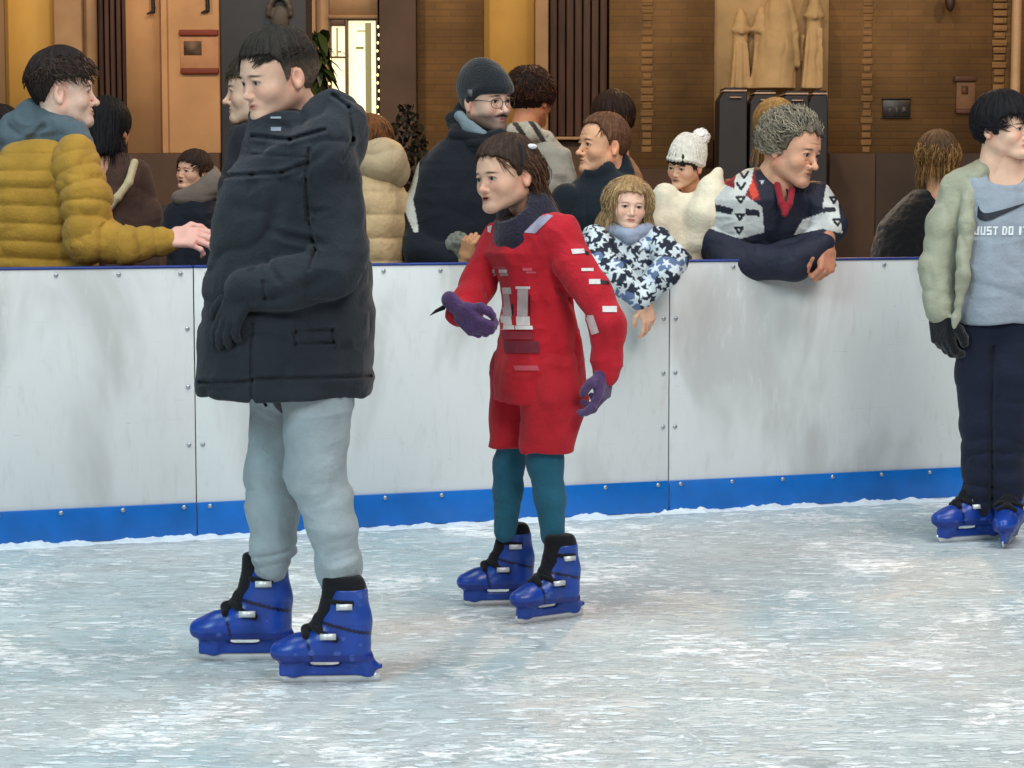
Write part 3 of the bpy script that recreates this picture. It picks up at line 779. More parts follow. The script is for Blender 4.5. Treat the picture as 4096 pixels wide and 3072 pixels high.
boxes('curtain', [(X(1462), X(1486), D + .0, D + .03, .3, Z(92)), (X(1430), X(1462), D + .0, D + .02, Z(126), Z(121)), (X(1425), X(1456), D + .0, D + .02, Z(196), Z(186)), (X(1347), X(1353), D + .0, D + .02, Z(225), Z(112)), (X(1354), X(1366), D + .0, D + .02, Z(210), Z(203))], M_shade, fr, .002)
# strings of little lamps on the door edges
M_bulb = mat('bulb', S(255, 240, 180), rough=.3, emit=S(255, 232, 160), estr=2.2)
M_wire = mat('wire', S(30, 26, 22), rough=.6)
for xx, y0, lab in ((1516, 110, 'string of small lit bulbs down the right edge of the bright shop door'), (1325, 240, 'string of small lit bulbs down the left edge of the bright shop door')):
    g0 = np.array([X(xx), D - .07, Z(y0)]); e = empty('light_string', g0, lab, 'string lights', 'light strings on the shop door')
    m = 14 if xx > 1400 else 9; pts = [g0 + np.array([.008 * math.sin(i * 1.7), 0, -i * .068]) for i in range(m)]
    V, F = tube(pts, np.full(m, .004), 5); qmesh('wire', V, F, M_wire, e)
    for p in pts:
        bb = Sculpt(.005); bb.ell(p + np.array([0, -.012, 0]), (.01, .01, .014), .002); V, F = bb.mesh(); qmesh('bulb', V, F, M_bulb, e)
bx('pilaster', 1521, 1668, T, None, -.25, .10, M_dado, bev=.01)
bx('brick_wall', 1670, 1933, T, BT + 200, -.25, .02, M_brick)
bx('plaster_panel', 1935, 2138, T, 545, -.25, -.03, M_yel)
bx('pilaster', 2140, 2193, T, 545, -.25, .05, M_tan, bev=.01)
bx('plinth', 1935, 2193, 546, None, -.25, .0, M_dado)
planks('shutter', 2197, 2432, T, 545, -.2, -.08, 7)
bx('window_sill', 2194, 2436, 548, 560, -.2, .12, M_tan, bev=.006)
bx('plinth', 2195, 2434, 561, None, -.25, .04, M_dado)
bx('brick_wall', 2438, 2853, T, BT + 60, -.25, .02, M_brick)
bx('brick_wall', 3314, 3962, T, BT, -.25, .02, M_brick)
def quoins(x0, x1, y1):
    L_ = []; z = Z(y1); i = 0
    while z < 4.1:
        d_ = rg.uniform(-.012, .012)
        L_.append((X(x0) - d_, X(x1) + d_, D - .03, D - .021, z + .006, z + .056)); z += .0625; i += 1
    return boxes('quoins', L_, M_quoin, bld, .006)
quoins(2566, 2608, BT); quoins(3446, 3484, BT); quoins(3966, 4016, 480)
bx('wall', 3964, 4200, T, BT, -.25, .0, M_brick)
bx('plinth', 1670, 1933, BT + 201, None, -.25, .0, M_dado)
bx('plinth', 2438, 2853, BT + 61, None, -.25, .05, M_dado)
bx('plinth', 3314, 3500, BT, None, -.25, .09, M_dado, bev=.01)
M_dado2 = mat('dark_dado', S(62, 47, 38), rough=.75, noise=.2, nscale=4)
bx('plinth', 3501, 5000, BT, None, -.25, .06, M_dado2, bev=.01)
bx('wall', 4200, 5000, T, BT, -.25, .0, M_dark)
V, F = tube([(X(4052), D - .09, .1), (X(4050), D - .09, 2), (X(4050), D - .09, 4.2)], [.042] * 3, 14)
dp = qmesh('downpipe', V, F, mat('pipe_paint', S(196, 160, 122), rough=.5, noise=.1), bld)
# carved relief
rel = bx('relief_slab', 2856, 3312, T, 560, -.25, .0, M_stone)
g = Sculpt(.011); yb = D + .01
def rp(x, y, n=0): return (X(x), D - n, Z(y))
def fig(xc, yt, ys, w, lean=0):
    # hooded, robed figure: pointed hood, sloping shoulders, long robe
    g.chain([rp(xc, yt, .06), rp(xc, (yt * .45 + ys * .55), .08), rp(xc, ys, .07)], [.028, .052, w * .5], .012)
    g.chain([rp(xc, ys + 26, .06), rp(xc + lean, 350, .04)], [w * .40, w * .56], .012)
    g.chain([rp(xc - w * 200, ys + 4, .09), rp(xc, ys + 12, .14), rp(xc + w * 200, ys + 4, .09)], [.022, .026, .022], .01)
    for s_ in (-.5, 0, .5): g.chain([rp(xc + s_ * w * 300, ys + 60, .12), rp(xc + lean + s_ * w * 420, 350, .12)], [.010, .022], .02)
fig(2955, 46, 118, .15); fig(3036, 42, 116, .14); 
g.chain([rp(3110, -60, .08), rp(3105, 60, .08), rp(3095, 200, .07), rp(3085, 350, .06)], [.06, .13, .17, .2], .015)
g.chain([rp(3140, -10, .14), rp(3165, 120, .12), rp(3178, 260, .1)], [.03, .04, .03], .02); fig(3248, -40, 60, .17, -8)
g.cap(rp(3208, 150, -.02), rp(3190, 300, -.02), .03, .02, .01)
g.post.append(folds(.010, (16, 6, 2.2))); V, F = g.mesh(); V[:, 0] = np.clip(V[:, 0], X(2860), X(3308)); V[:, 2] = np.maximum(V[:, 2], Z(356)); V[:, 1] = np.minimum(V[:, 1], D + .02)
qmesh('carved_figures', V, F, M_stone, bld)
# wall notices
def notice(nm, lab, x0, x1, y0, y1, m_, n0=.021, th=.03):
    e = boxes(nm, [(X(x0), X(x1), D - n0 - th, D - n0, Z(y1), Z(y0))], m_, None, .004); return e
M_board = mat('board_paint', S(196, 142, 104), rough=.7, noise=.1)
nb_ = empty('notice_board', rp(800, 297), 'peach notice board between dark red rails on the plaster wall', 'notice board')
nm_ = boxes('board', [(X(727), X(880), D - .052, D - .036, Z(275), Z(146))], M_board, nb_, .003)
boxes('rail', [(X(724), X(880), D - .075, D - .036, Z(145), Z(121))], M_red, nb_, .006); boxes('rail', [(X(728), X(880), D - .075, D - .036, Z(297), Z(276))], M_red, nb_, .006)
boxes('picture', [(X(742), X(812), D - .057, D - .0525, Z(222), Z(166))], mat('faded_print', S(110, 88, 72), rough=.6, noise=.6, nscale=14), nb_)
pq = empty('wall_plaque', rp(3582, 470), 'black rectangular plaque on the brown brick wall', 'plaque')
boxes('plate', [(X(3528), X(3638), D - .05, D - .022, Z(468), Z(400))], mat('plaque_dark', S(38, 34, 34), rough=.35, noise=.4, nscale=18), pq, .005)
boxes('top_rim', [(X(3524), X(3641), D - .062, D - .022, Z(399), Z(394))], M_wire, pq, .003); boxes('bottom_rim', [(X(3524), X(3641), D - .055, D - .022, Z(473), Z(469))], M_wire, pq, .003)
boxes('emblem', [(X(3578), X(3590), D - .054, D - .0505, Z(452), Z(425)), (X(3550), X(3566), D - .054, D - .0505, Z(450), Z(428)), (X(3603), X(3622), D - .054, D - .0505, Z(450), Z(428))], mat('worn_grey', S(84, 80, 78), rough=.5, noise=.4, nscale=50), pq)
M_rail2 = mat('brown_rail', S(84, 46, 28), rough=.6, noise=.2)
pn = empty('notice_board', rp(3860, 455), 'small wooden notice board with two dark rails on the brick wall', 'notice board')
boxes('board', [(X(3822), X(3896), D - .036, D - .022, Z(437), Z(327))], mat('weathered_board', S(116, 82, 56), rough=.7, noise=.2), pn, .003)
boxes('rail', [(X(3812), X(3900), D - .06, D - .022, Z(326), Z(305))], M_rail2, pn, .004); boxes('rail', [(X(3820), X(3894), D - .06, D - .022, Z(455), Z(438))], M_rail2, pn, .004)
boxes('picture', [(X(3842), X(3868), D - .04, D - .0365, Z(378), Z(345))], mat('faded_photo', S(88, 58, 40), rough=.6, noise=.5, nscale=20), pn)
wl_ = empty('wall_lantern', rp(3776, 45), 'dark lantern hanging on the brick wall at the top edge', 'lantern')
gl = Sculpt(.008); gl.ell(rp(3778, 12, .16), (.045, .045, .085), .01); gl.cap(rp(3778, 30, .16), rp(3780, 46, .16), .02, .01, .02); gl.cap(rp(3778, -30, .16), rp(3778, -30, .0), .012, .012, .01); gl.cap(rp(3778, -30, .16), rp(3778, 0, .16), .01, .02, .01); V, F = gl.mesh(); qmesh('lamp_body', V, F, mat('dark_iron', S(58, 40, 34), rough=.5, noise=.2), wl_)
# small fittings on the peach wall
for (x, y, lab) in ((622, 30, 'small dark bracket high on the peach plaster wall'), (838, 25, 'dark hooked bracket beside the notice board at the top')):
    e = Sculpt(.006); e.cap(rp(x, y - 45, .06), rp(x + 2, y + 20, .06), .018, .016, .01); e.cap(rp(x, y + 18, .06), rp(x - 22, y + 28, .06), .012, .01, .01); e.cap(rp(x, y, .06), rp(x, y, -.01), .014, .014, .01); V, F = e.mesh()
    tag(qmesh('wall_bracket', V, F, M_wire), lab, 'bracket', 'brackets on the plaster wall')
# dark advertising column in front of the wall, left of the lit door
cx0, cx1 = P(884, 400, 13.5)[0], P(1228, 400, 13.5)[0]
col_ = empty('dark_pillar', ((cx0 + cx1) / 2, 13.5, 0), 'tall black pillar standing behind the boy in the parka', 'pillar')
M_blk = mat('black_cladding', S(46, 42, 44), rough=.6, noise=.2, nscale=3)
boxes('shaft', [(cx0, cx1, 13.5, 13.9, .18, 3.6)], M_blk, col_, .01); boxes('base', [(cx0 - .04, cx1 + .04, 13.45, 13.95, -.02, .178)], M_blk, col_, .01)
ga = Sculpt(.01); xm = P(1118, 60, 13.48)
ga.chain([xm + np.array([.07 * math.cos(t), 0, .11 * math.sin(t)]) for t in np.linspace(0, math.pi, 9)], [.016] * 9, .01); ga.ell(xm + np.array([0, .015, -.02]), (.06, .025, .09), .01); V, F = ga.mesh(); qmesh('niche_ornament', V, F, mat('dim_bronze', S(72, 60, 48), rough=.6, noise=.2), col_)
# plant beside the door: leaves drooping
pl = empty('potted_plant', (P(1290, 500, 15.6)[0], 15.6, 0), 'tall green leafy plant beside the bright shop door', 'plant')
M_leaf = mat('leaf', S(48, 66, 24), rough=.5, noise=.3, nscale=9); M_pot = mat('pot', S(60, 44, 34), rough=.7, noise=.15)
V, F = tube([(P(1290, 500, 15.6)[0], 15.6, z) for z in (0, .05, .5, .55)], [.16, .17, .22, .2], 18); qmesh('pot', V, F, M_pot, pl)
V, F = tube([(P(1285, 500, 15.6)[0], 15.6, z) for z in (.4, 1.2, 2.1)], [.03, .022, .012], 6); qmesh('stem', V, F, M_pot, pl)
vs, fs = [], []; rg = random.Random(9); k = 0; xc = P(1272, 500, 15.6)[0]
for i in range(240):
    z0 = rg.uniform(.8, 2.35); a = rg.uniform(0, 6.28); Lf = rg.uniform(.16, .34) * (1.2 - z0 * .25); dz = rg.uniform(-.9, .3)
    d_ = np.array([math.cos(a), math.sin(a) * .7, dz]); d_ /= np.linalg.norm(d_); s_ = np.cross(d_, [0, 0, 1.]); s_ /= np.linalg.norm(s_)
    p = np.array([xc + rg.uniform(-.05, .05), 15.6 + rg.uniform(-.05, .05), z0])
    for t, w in ((0, .006), (.35, .034), (.7, .03), (1, .002)):
        c = p + d_ * Lf * t + np.array([0, 0, -.1 * t * t]); vs += [c - s_ * w, c + s_ * w + np.array([0, 0, .004])]
    for q in range(3): a_ = k + q * 2; fs.append((a_, a_ + 1, a_ + 3, a_ + 2))
    k += 8
qmesh('foliage', np.array(vs), np.array(fs), M_leaf, pl)
# dim shrub by the dark pilaster
sh = empty('shrub', (P(1640, 500, 16.5)[0], 16.5, 0), 'dim dark shrub against the dark pilaster right of the lit door', 'shrub')
vs, fs = [], []; k = 0; xc = P(1625, 500, 16.5)[0]
for i in range(420):
    v_ = np.array([rg.gauss(0, 1), rg.gauss(0, .7), rg.gauss(0, 1)]); v_ *= rg.random() ** .4 / np.linalg.norm(v_); p = np.array([xc, 16.5, 1.35]) + v_ * np.array([.17, .16, .5]); a = unit([rg.gauss(0, 1) for _ in range(3)]); b2 = unit(np.cross(a, [rg.gauss(0, 1) for _ in range(3)])) * .02
    vs += [p - a * .04, p + b2, p + a * .04, p - b2]; fs.append((k, k + 1, k + 2, k + 3)); k += 4
qmesh('foliage', np.array(vs), np.array(fs), mat('dark_leaf', S(26, 28, 16), rough=.6, noise=.3), sh)
V, F = tube([(xc, 16.5, z) for z in (0, .6, 1.5)], [.03, .025, .01], 6); qmesh('trunk', V, F, M_pot, sh)
V, F = tube([(xc, 16.5, z) for z in (-.01, .3, .34)], [.13, .17, .17], 16); qmesh('pot', V, F, M_pot, sh)
# black equipment cases in front of the relief
M_case = mat('black_case', S(34, 32, 38), rough=.5, noise=.15, nscale=6); M_rim = mat('pale_rim', S(190, 160, 140), rough=.4, noise=.1)
for i, (x0, x1, y0, lab) in enumerate(((2888, 2990, 350, 'tall black case with a pale top rim, leftmost of the four under the relief'), (3012, 3104, 360, 'tall black case with a pale top rim, second from left under the relief'), (3136, 3236, 362, 'tall black case with a pale top rim, above the grey-haired man'), (3246, 3312, 362, 'narrower black case with a pale top rim, rightmost under the relief'))):
    dd = 17.4; a, b_ = P(x0, y0, dd), P(x1, y0, dd); zt = a[2]
    e = empty('equipment_case', ((a[0] + b_[0]) / 2, dd, 0), lab, 'case', 'black cases under the relief'); w = b_[0] - a[0]
    vs = []; tp = .02
    for (ya, yb2) in ((dd, dd + .4),):
        for (xl, xr, z) in ((a[0] - .03, b_[0] + .005, -.02), (a[0] - .02, b_[0], zt - .10), (a[0] + tp, b_[0] - tp * .3, zt - .035)):
            vs += [(xl, ya, z), (xr, ya, z), (xr, yb2, z), (xl, yb2, z)]
    fs = [(0, 3, 2, 1)] + [(r_ * 4 + q, r_ * 4 + (q + 1) % 4, r_ * 4 + 4 + (q + 1) % 4, r_ * 4 + 4 + q) for r_ in (0, 1) for q in range(4)] + [(8, 9, 10, 11)]
    o = qmesh('case_body', np.array(vs), fs, M_case, e, smooth=False); md = o.modifiers.new('b', 'BEVEL'); md.width = .008; md.segments = 2
    boxes('top_rim', [(a[0] + .012, b_[0] - .004, dd - .012, dd + .4, zt - .033, zt - .018)], M_rim, e, .004)
    boxes('lid', [(a[0] + .02, b_[0] - .012, dd - .004, dd + .39, zt - .0165, zt)], M_case, e, .006)
    if i < 3: boxes('handle', [(a[0] + .06, b_[0] - .05, dd - .03, dd - .001, zt - .085, zt - .075)], M_rim, e, .003)
# ================================================================ the people
def LS(L_, d):
    """sections from photo outline: (centre px, py, half width px, depth half in m[, depth offset])"""
    return [(P(q[0], q[1], d + (q[4] if len(q) > 4 else 0)), R(q[2], d), q[3]) for q in L_]
def pt(x, y, d): return P(x, y, d)
def legs(h, d0, w=.09):
    """lower body under the clothes, down to the ground"""
    c = h.c; x, y = c[0], d0; zt = c[2] - .42
    return inner([([(x, y, zt + .12), (x, y, zt - .3)], [.12, .13]), ([(x - w, y, zt - .35), (x - w, y, .45), (x - w, y + .01, .05)], [.08, .055, .04]), ([(x + w, y, zt - .35), (x + w, y, .45), (x + w, y + .01, .05)], [.08, .055, .04]), ([(x - w, y, .04), (x - w, y - .12, .035)], [.035, .03]), ([(x + w, y, .04), (x + w, y - .12, .035)], [.035, .03])])
DARKC = lin((38, 40, 46))

# ---------------------------------------------------------------- A: boy in the black parka
d = 5.24
A = person(1130, 1600, d, 'boy skating past in a knee-length black parka and grey sweatpants')
h = Head(1116, 318, d, 54, 14, 0, .95)
hv = h.head((226, 182, 158), brow=(62, 50, 40), child=True, iris=(60, 44, 34), lip=(190, 120, 110), neck=(0, -.06, -.17))
hips = pt(1180, 1560, d)
core = inner([([pt(1160, 560, d), pt(1160, 1000, d), pt(1190, 1560, d)], [.08, .09, .07]), ([pt(1255, 1600, d - .09), pt(1275, 1950, d - .10), pt(1345, 2200, d - .1)], [.03, .03, .02]), ([pt(1100, 1600, d + .1), pt(1090, 1900, d + .1), pt(1090, 2200, d + .10)], [.03, .03, .02])])
hd = hand(pt(985, 1165, d - .20), pt(890, 1300, d - .20) - pt(985, 1165, d - .20), (-.35, -.9, .35), .9, (.3, .4, .5, .55), .25, fat=.001)
body(A, [hv, (core[0], core[1], DARKC)])
gl = hand(pt(975, 1170, d - .205), pt(895, 1330, d - .20) - pt(985, 1165, d - .20), (-.5, -.85, .2), .85, (.25, .3, .35, .4), .25, fat=.0035, color=(36, 40, 47)); qmesh('glove', gl[0], gl[1], M_cloth, A, gl[2])
h.shell('hair', A, (44, 39, 34), thick=.008, top=.014, freq=30, amp=.003, var=.35, fade=(.045, .05, (120, 104, 92)), zl=[(-.13, -.045), (-.045, -.045), (-.028, -.015), (-.014, .024), (.004, .024), (.010, -.002), (.020, .0), (.030, .042), (.05, .068), (.08, .074), (.13, .074)])
V, F, C = h.locks('hair_strands', A, (48, 41, 34), n=1100, length=.034, lift=.08, r=.0017, region=lambda p: p[2] > .06 and p[1] < .075, t=.011, seed=3, fwd=.8, color2=(34, 30, 27), dirf=lambda p, r_: (p[0] * .6 + .2, 1.0, -.25 * max(0, p[1] * 10)))
V2, F2, C2 = h.locks('x', A, (46, 39, 33), n=260, length=.018, lift=.08, r=.0018, region=lambda p: p[1] > .045 and .082 < p[2] < .12, t=.011, seed=4, color2=(34, 29, 26), dirf=lambda p, r_: (.3, .35, -.9))
V, F, C = merge([(V, F, C), (V2, F2, C2)]); qmesh('fringe', V, F, M_hair, A, C)
# parka
g = Sculpt(.0044)
g.loft(LS([(1137, 1574, 352, .21), (1145, 1450, 350, .205), (1152, 1250, 343, .195), (1158, 1060, 328, .185), (1162, 900, 308, .18), (1162, 780, 290, .175), (1168, 690, 252, .165), (1190, 610, 190, .145)], d), k=.04, rd=.012, e=2.7)
g.cap(pt(1290, 650, d - .12), pt(1080, 640, d + .12), .085, .07, .08)
g.arm([pt(1310, 720, d - .11), pt(1368, 1020, d - .17), pt(1335, 1085, d - .19), pt(1160, 1135, d - .20), pt(985, 1165, d - .19)], [.076, .066, .064, .058, .05], .02, .009)
g.chain([pt(1090, 740, d + .14), pt(1000, 1050, d + .19), pt(940, 1190, d + .12)], [.075, .07, .05], .04)
g.chain([pt(1140, 560, d), pt(1125, 470, d + .005)], [.092, .083], .05)               # collar
g.chain([pt(1300, 545, d - .11), pt(1370, 520, d - .02), pt(1350, 510, d + .08)], [.05, .058, .05], .04)   # hood
g.chain([pt(1250, 475, d - .05), pt(1320, 425, d - .01), pt(1385, 450, d + .0)], [.03, .034, .04], .03)
g.cap(pt(1200, 600, d - .10), pt(1390, 600, d - .05), .036, .038, .04)
g.ell(pt(1110, 405, d - .01), (.075, .085, .037), .015, neg=True)
hem0 = pt(1137, 1574, d)[2]
def pk(Q, v):
    u, w = UV(Q)
    v = v + .009 * ((1 - np.abs(2 * vn(Q * np.array([10, 7, 17]) + vn(Q * 5)[:, None] * 2) - 1)) ** 3 - .25)
    sl = np.exp(-((u - 1300) / 170.) ** 2) * (Q[:, 1] < d)
    for (x0, y0, x1, y1, wd, am) in ((1080, 920, 1290, 980, 9, .018), (1235, 835, 1310, 850, 8, .014), (1020, 1190, 1180, 1185, 12, .02), (930, 1195, 1010, 1215, 9, .012), (1060, 1030, 1130, 1150, 8, .01), (1180, 1150, 1320, 1110, 14, .016), (1170, 700, 1330, 590, 10, .010), (1130, 730, 1060, 1000, 16, .010), (1190, 1240, 1195, 1350, 10, .008)):
        a = np.array([x0, y0]); b_ = np.array([x1, y1]); ab = b_ - a
        t = np.clip(((u - x0) * ab[0] + (w - y0) * ab[1]) / (ab @ ab), 0, 1); dd = np.hypot(u - x0 - t * ab[0], w - y0 - t * ab[1] - 6 * np.sin(t * 5))
        v = v + (am * .55 * np.exp(-(dd / wd / 1.6) ** 2) - am * .3 * np.exp(-((dd - wd * 3) / wd / 1.8) ** 2)) * (Q[:, 1] < d + .02) * np.sin(math.pi * np.clip(t * .8 + .1, 0, 1))
    v = v + .012 * np.exp(-((u - 1008) / 7.) ** 2) * (w > 1290) * (Q[:, 1] < d)             # front opening
    v = v + .004 * np.exp(-((w - 618 - (u - 1000) * .05) / 5.) ** 2) * (u < 1240) * (Q[:, 1] < d)
    return v
def seams(Q, v):   # stitched seams: yoke, armhole, pocket flap, cuff, hem
    u, w = UV(Q); fr = Q[:, 1] < d + .03
    for pl in ([(872, 706), (1010, 700), (1130, 690), (1235, 650)], [(1235, 600), (1222, 720), (1232, 860), (1262, 1000), (1240, 1075)], [(1180, 1330), (1330, 1322), (1334, 1372), (1182, 1378), (1180, 1330)], [(1052, 1128), (1060, 1195)], [(800, 1530), (1005, 1528)], [(1012, 1520), (1480, 1506)], [(1010, 545), (1160, 560), (1300, 520)], [(1330, 380), (1395, 430), (1410, 560), (1370, 640)]):
        for (x0, y0), (x1, y1) in zip(pl[:-1], pl[1:]):
            ab = np.array([x1 - x0, y1 - y0]); t = np.clip(((u - x0) * ab[0] + (w - y0) * ab[1]) / (ab @ ab), 0, 1); dd = np.hypot(u - x0 - t * ab[0], w - y0 - t * ab[1])
            v = v + (.0075 * np.exp(-(dd / 7.) ** 2) - .003 * np.exp(-((dd - 16) / 8.) ** 2)) * fr
    return v
g.post.append(pk); g.post.append(seams); g.post.append(crumple(.004, 3))
pkm = garment('parka', g, M_cloth, A, (38, 43, 50), var=.2)
decal('snap_tab', [([(1082, 466), (1124, 466), (1124, 474), (1082, 474), d], (150, 160, 172)), ([(1083, 508), (1124, 508), (1124, 524), (1083, 524), d], (120, 128, 142))], pkm, None, .003)
V, F = tube([pt(1030, 1560, d - .17), pt(1045, 1590, d - .175), pt(1066, 1626, d - .175)], [.006, .0045, .004], 6); qmesh('drawcord', V, F, M_cloth, pkm, np.tile(lin((20, 22, 26)), (len(V), 1)))
# sweatpants
g = Sculpt(.0042); dn, df = d - .09, d + .10
g.arm([pt(1275, 1480, dn), pt(1272, 1600, dn), pt(1266, 1720, dn), pt(1262, 1900, dn), pt(1300, 1990, dn), pt(1326, 2100, dn), pt(1350, 2250, dn), pt(1360, 2325, dn)], [.090, .084, .075, .073, .064, .059, .056, .048], .02, .006)
g.arm([pt(1125, 1480, df), pt(1116, 1700, df), pt(1087, 1900, df), pt(1092, 2040, df), pt(1090, 2180, df), pt(1084, 2262, df)], [.088, .068, .067, .064, .056, .044], .02, .006)
g.cap(pt(1250, 1480, d - .04), pt(1130, 1480, d + .05), .09, .09, .04)
def cr(Q, v):
    u, w = UV(Q)
    v = v - .0040 * ((1 - np.abs(2 * vn(Q * np.array([8, 8, 15]) + vn(Q * 6)[:, None] * 2.4) - 1)) ** 2 - .4)
    m = np.exp(-((w - 1970) / 70.) ** 2) + 1.2 * np.exp(-((w - 2215) / 70.) ** 2)
    v = v + m * .007 * ((1 - np.abs(2 * vn(np.stack([Q[:, 0] * 5, Q[:, 1] * 5, Q[:, 2] * 34 - Q[:, 0] * 8], -1)) - 1)) ** 2 - .4)
    return v
g.post.append(cr); g.post.append(crumple(.004, 5)); garment('sweatpants', g, M_cloth, A, (156, 168, 174), var=.08)
pa = gpos(1385, 2735); pa[0] = pt(1350, 2300, dn)[0]; pa[1] = groundY(2728) ; skate(A, None, (-1, -.06), pos=pa, size=.88)
pb = gpos(1110, 2640); pb[0] = pt(1022, 2270, df)[0]; pb[1] = groundY(2640); skate(A, None, (-1, -.05), pos=pb, size=.93)

# ---------------------------------------------------------------- C: child in the red jersey
d = 5.98
Cc = person(2110, 1700, d, 'child skater crouching forward in a red jersey, red shorts and teal leggings')
h = Head(2030, 716, d, 50, 6, 4, .92)
hv = h.head((226, 180, 154), brow=(62, 48, 40), child=True, iris=(52, 40, 34), mouth=.0008, lip=(150, 80, 80), neck=(0, -.09, -.15))
core = inner([([pt(2090, 950, d), pt(2150, 1250, d), pt(2160, 1500, d)], [.05, .07, .06]), ([pt(2080, 1560, d + .06), pt(2045, 1800, d + .06), pt(2028, 2080, d + .075)], [.03, .025, .018]), ([pt(2210, 1560, d - .06), pt(2182, 1850, d - .07), pt(2208, 2100, d - .072)], [.03, .025, .018])])
body(Cc, [hv, (core[0], core[1], DARKC)])
def bk(g):
    g.ell((0, -.075, .005), (.055, .045, .06), .04)
h.shell('hair', Cc, (60, 44, 36), thick=.012, top=.016, freq=18, var=.35, extra=bk, zl=[(-.16, -.09), (-.05, -.085), (-.03, -.03), (-.014, .02), (.004, .022), (.012, -.0), (.025, .015), (.05, .05), (.075, .072), (.09, .076), (.13, .076)])
V, F, C = h.locks('s', Cc, (72, 52, 40), n=1300, length=.075, lift=.06, r=.0017, region=lambda p: p[2] > .02 and p[1] < .078 and (p[2] > .06 or p[1] < .02), t=.013, seed=5, color2=(104, 74, 54), dirf=lambda p, r_: (p[0] * 3.0, -1.0 + 6 * max(0, p[1] - .03), -.5))
V2, F2, C2 = h.locks('s', Cc, (72, 54, 44), n=60, length=.045, lift=.1, r=.0013, region=lambda p: p[1] > .04 and p[2] > .07, t=.012, seed=6, dirf=lambda p, r_: (p[0] * 20 + .3, .3, -.9))
V2, F2, C2 = h.locks('s', Cc, (72, 52, 42), n=420, length=.12, lift=.12, r=.0018, region=lambda p: p[1] < -.01 and p[2] < .07, t=.013, seed=6, color2=(104, 74, 54), gravity=.8, conform=.3, dirf=lambda p, r_: (p[0] * 3, -.6, -.7))
V, F, C = merge([(V, F, C), (V2, F2, C2)]); qmesh('strands', V, F, M_hair, Cc, C)
# hairband with its pale clip
th = np.linspace(0, math.pi, 22); pts = [h.w((.088 * math.cos(t), .012 - .03 * math.sin(t), .035 + .098 * math.sin(t))) for t in th]
V, F = tube(pts, [.0062] * 22, 6); hb = qmesh('hairband', V, F, M_cloth, Cc, np.tile(lin((30, 28, 34)), (len(V), 1)))
g = Sculpt(.003); g.ell(h.w((-.072, -.05, .088)), (.016, .01, .008), .002); V, F = g.mesh(); qmesh('clip', V, F, M_decal, hb, np.tile(lin((222, 222, 226)), (len(V), 1)))
# neck gaiter
g = Sculpt(.004)
g.chain([pt(2075, 880, d - .01), pt(2085, 925, d - .018), pt(2090, 990, d - .02)], [.068, .070, .078], .03).chain([pt(2150, 840, d), pt(2165, 900, d)], [.055, .065], .04)
g.ell(pt(2025, 795, d - .03), (.06, .09, .066), .01, neg=True); g.post.append(folds(.004, (7, 7, 30)))
garment('neck_gaiter', g, M_knit, Cc, (40, 38, 54))
# jersey
g = Sculpt(.005)
g.loft(LS([(2160, 1600, 182, .14), (2158, 1480, 182, .135), (2160, 1350, 166, .125), (2155, 1220, 142, .11), (2132, 1100, 142, .11), (2112, 1010, 152, .105), (2122, 950, 115, .08)], d), yaw=18, k=.05, rd=.008)
g.cap(pt(2010, 985, d + .08), pt(2225, 950, d - .07), .068, .07, .06)
g.arm([pt(1985, 990, d + .07), pt(1915, 1140, d + .05), pt(1875, 1215, d - .02), pt(1830, 1255, d - .09)], [.056, .048, .046, .037], .03)
g.arm([pt(2250, 985, d - .08), pt(2368, 1180, d - .15), pt(2425, 1300, d - .18), pt(2428, 1440, d - .17)], [.062, .051, .048, .042], .03)
g.cap(pt(2428, 1430, d - .17), pt(2424, 1488, d - .17), .046, .040, .012)
def jr(Q, v):
    v = v + .0045 * ((1 - np.abs(2 * vn(np.stack([Q[:, 0] * 11 - Q[:, 2] * 4, Q[:, 1] * 8, Q[:, 2] * 6], -1) + vn(Q * 6)[:, None] * 1.5) - 1)) ** 2 - .4)
    u, w = UV(Q)
    for (x0, y0, x1, y1, wd, am) in ((2235, 1155, 2330, 1260, 12, .018), (2300, 1330, 2290, 1500, 16, .014), (1940, 1100, 1960, 1200, 10, .012), (2170, 1200, 2240, 1420, 16, .007)):
        a = np.array([x0, y0]); ab = np.array([x1 - x0, y1 - y0]); t = np.clip(((u - x0) * ab[0] + (w - y0) * ab[1]) / (ab @ ab), 0, 1)
        v = v + am * np.exp(-(np.hypot(u - x0 - t * ab[0], w - y0 - t * ab[1]) / wd) ** 2) * (Q[:, 1] < d)
    return v
g.post.append(jr); g.post.append(crumple(.0055, 1)); g.post.append(twist(.006, .3, -1, f=22, along=3, off=9))
js = garment('jersey', g, M_cloth, Cc, (188, 34, 48), var=.14)
W_, GR, DK, PKc, BKc = (214, 208, 206), (184, 168, 170), (112, 28, 44), (196, 80, 96), (26, 20, 26)
def q4(x0, y0, x1, y1, sk=0): return [(x0, y0), (x1, y0), (x1 + sk, y1), (x0 + sk, y1), d - .1]
decal('number', [(q4(1980, 1150, 2042, 1176, 4), W_), (q4(1984, 1177, 2036, 1265, 12), GR), (q4(1992, 1265, 2044, 1300, 4), W_), (q4(1986, 1301, 2056, 1318, 2), (226, 222, 218)),
                 (q4(2062, 1146, 2120, 1156, 0), W_), (q4(2070, 1157, 2112, 1265, -2), GR), (q4(2064, 1266, 2118, 1302, 2), W_), (q4(2060, 1303, 2130, 1318, 2), (226, 222, 218)),
                 (q4(2046, 1215, 2052, 1262, 2), BKc), (q4(2114, 1180, 2120, 1262, 2), BKc)], js, None, .003)
for q_ in [(q4(1972, 1066, 2022, 1076), PKc), (q4(1970, 1078, 2028, 1092), W_), (q4(1974, 1094, 2032, 1104), GR), (q4(2090, 1072, 2128, 1084), PKc), (q4(2104, 1086, 2144, 1094), PKc)]: decal('crest_bar', [q_], js, None, .003)
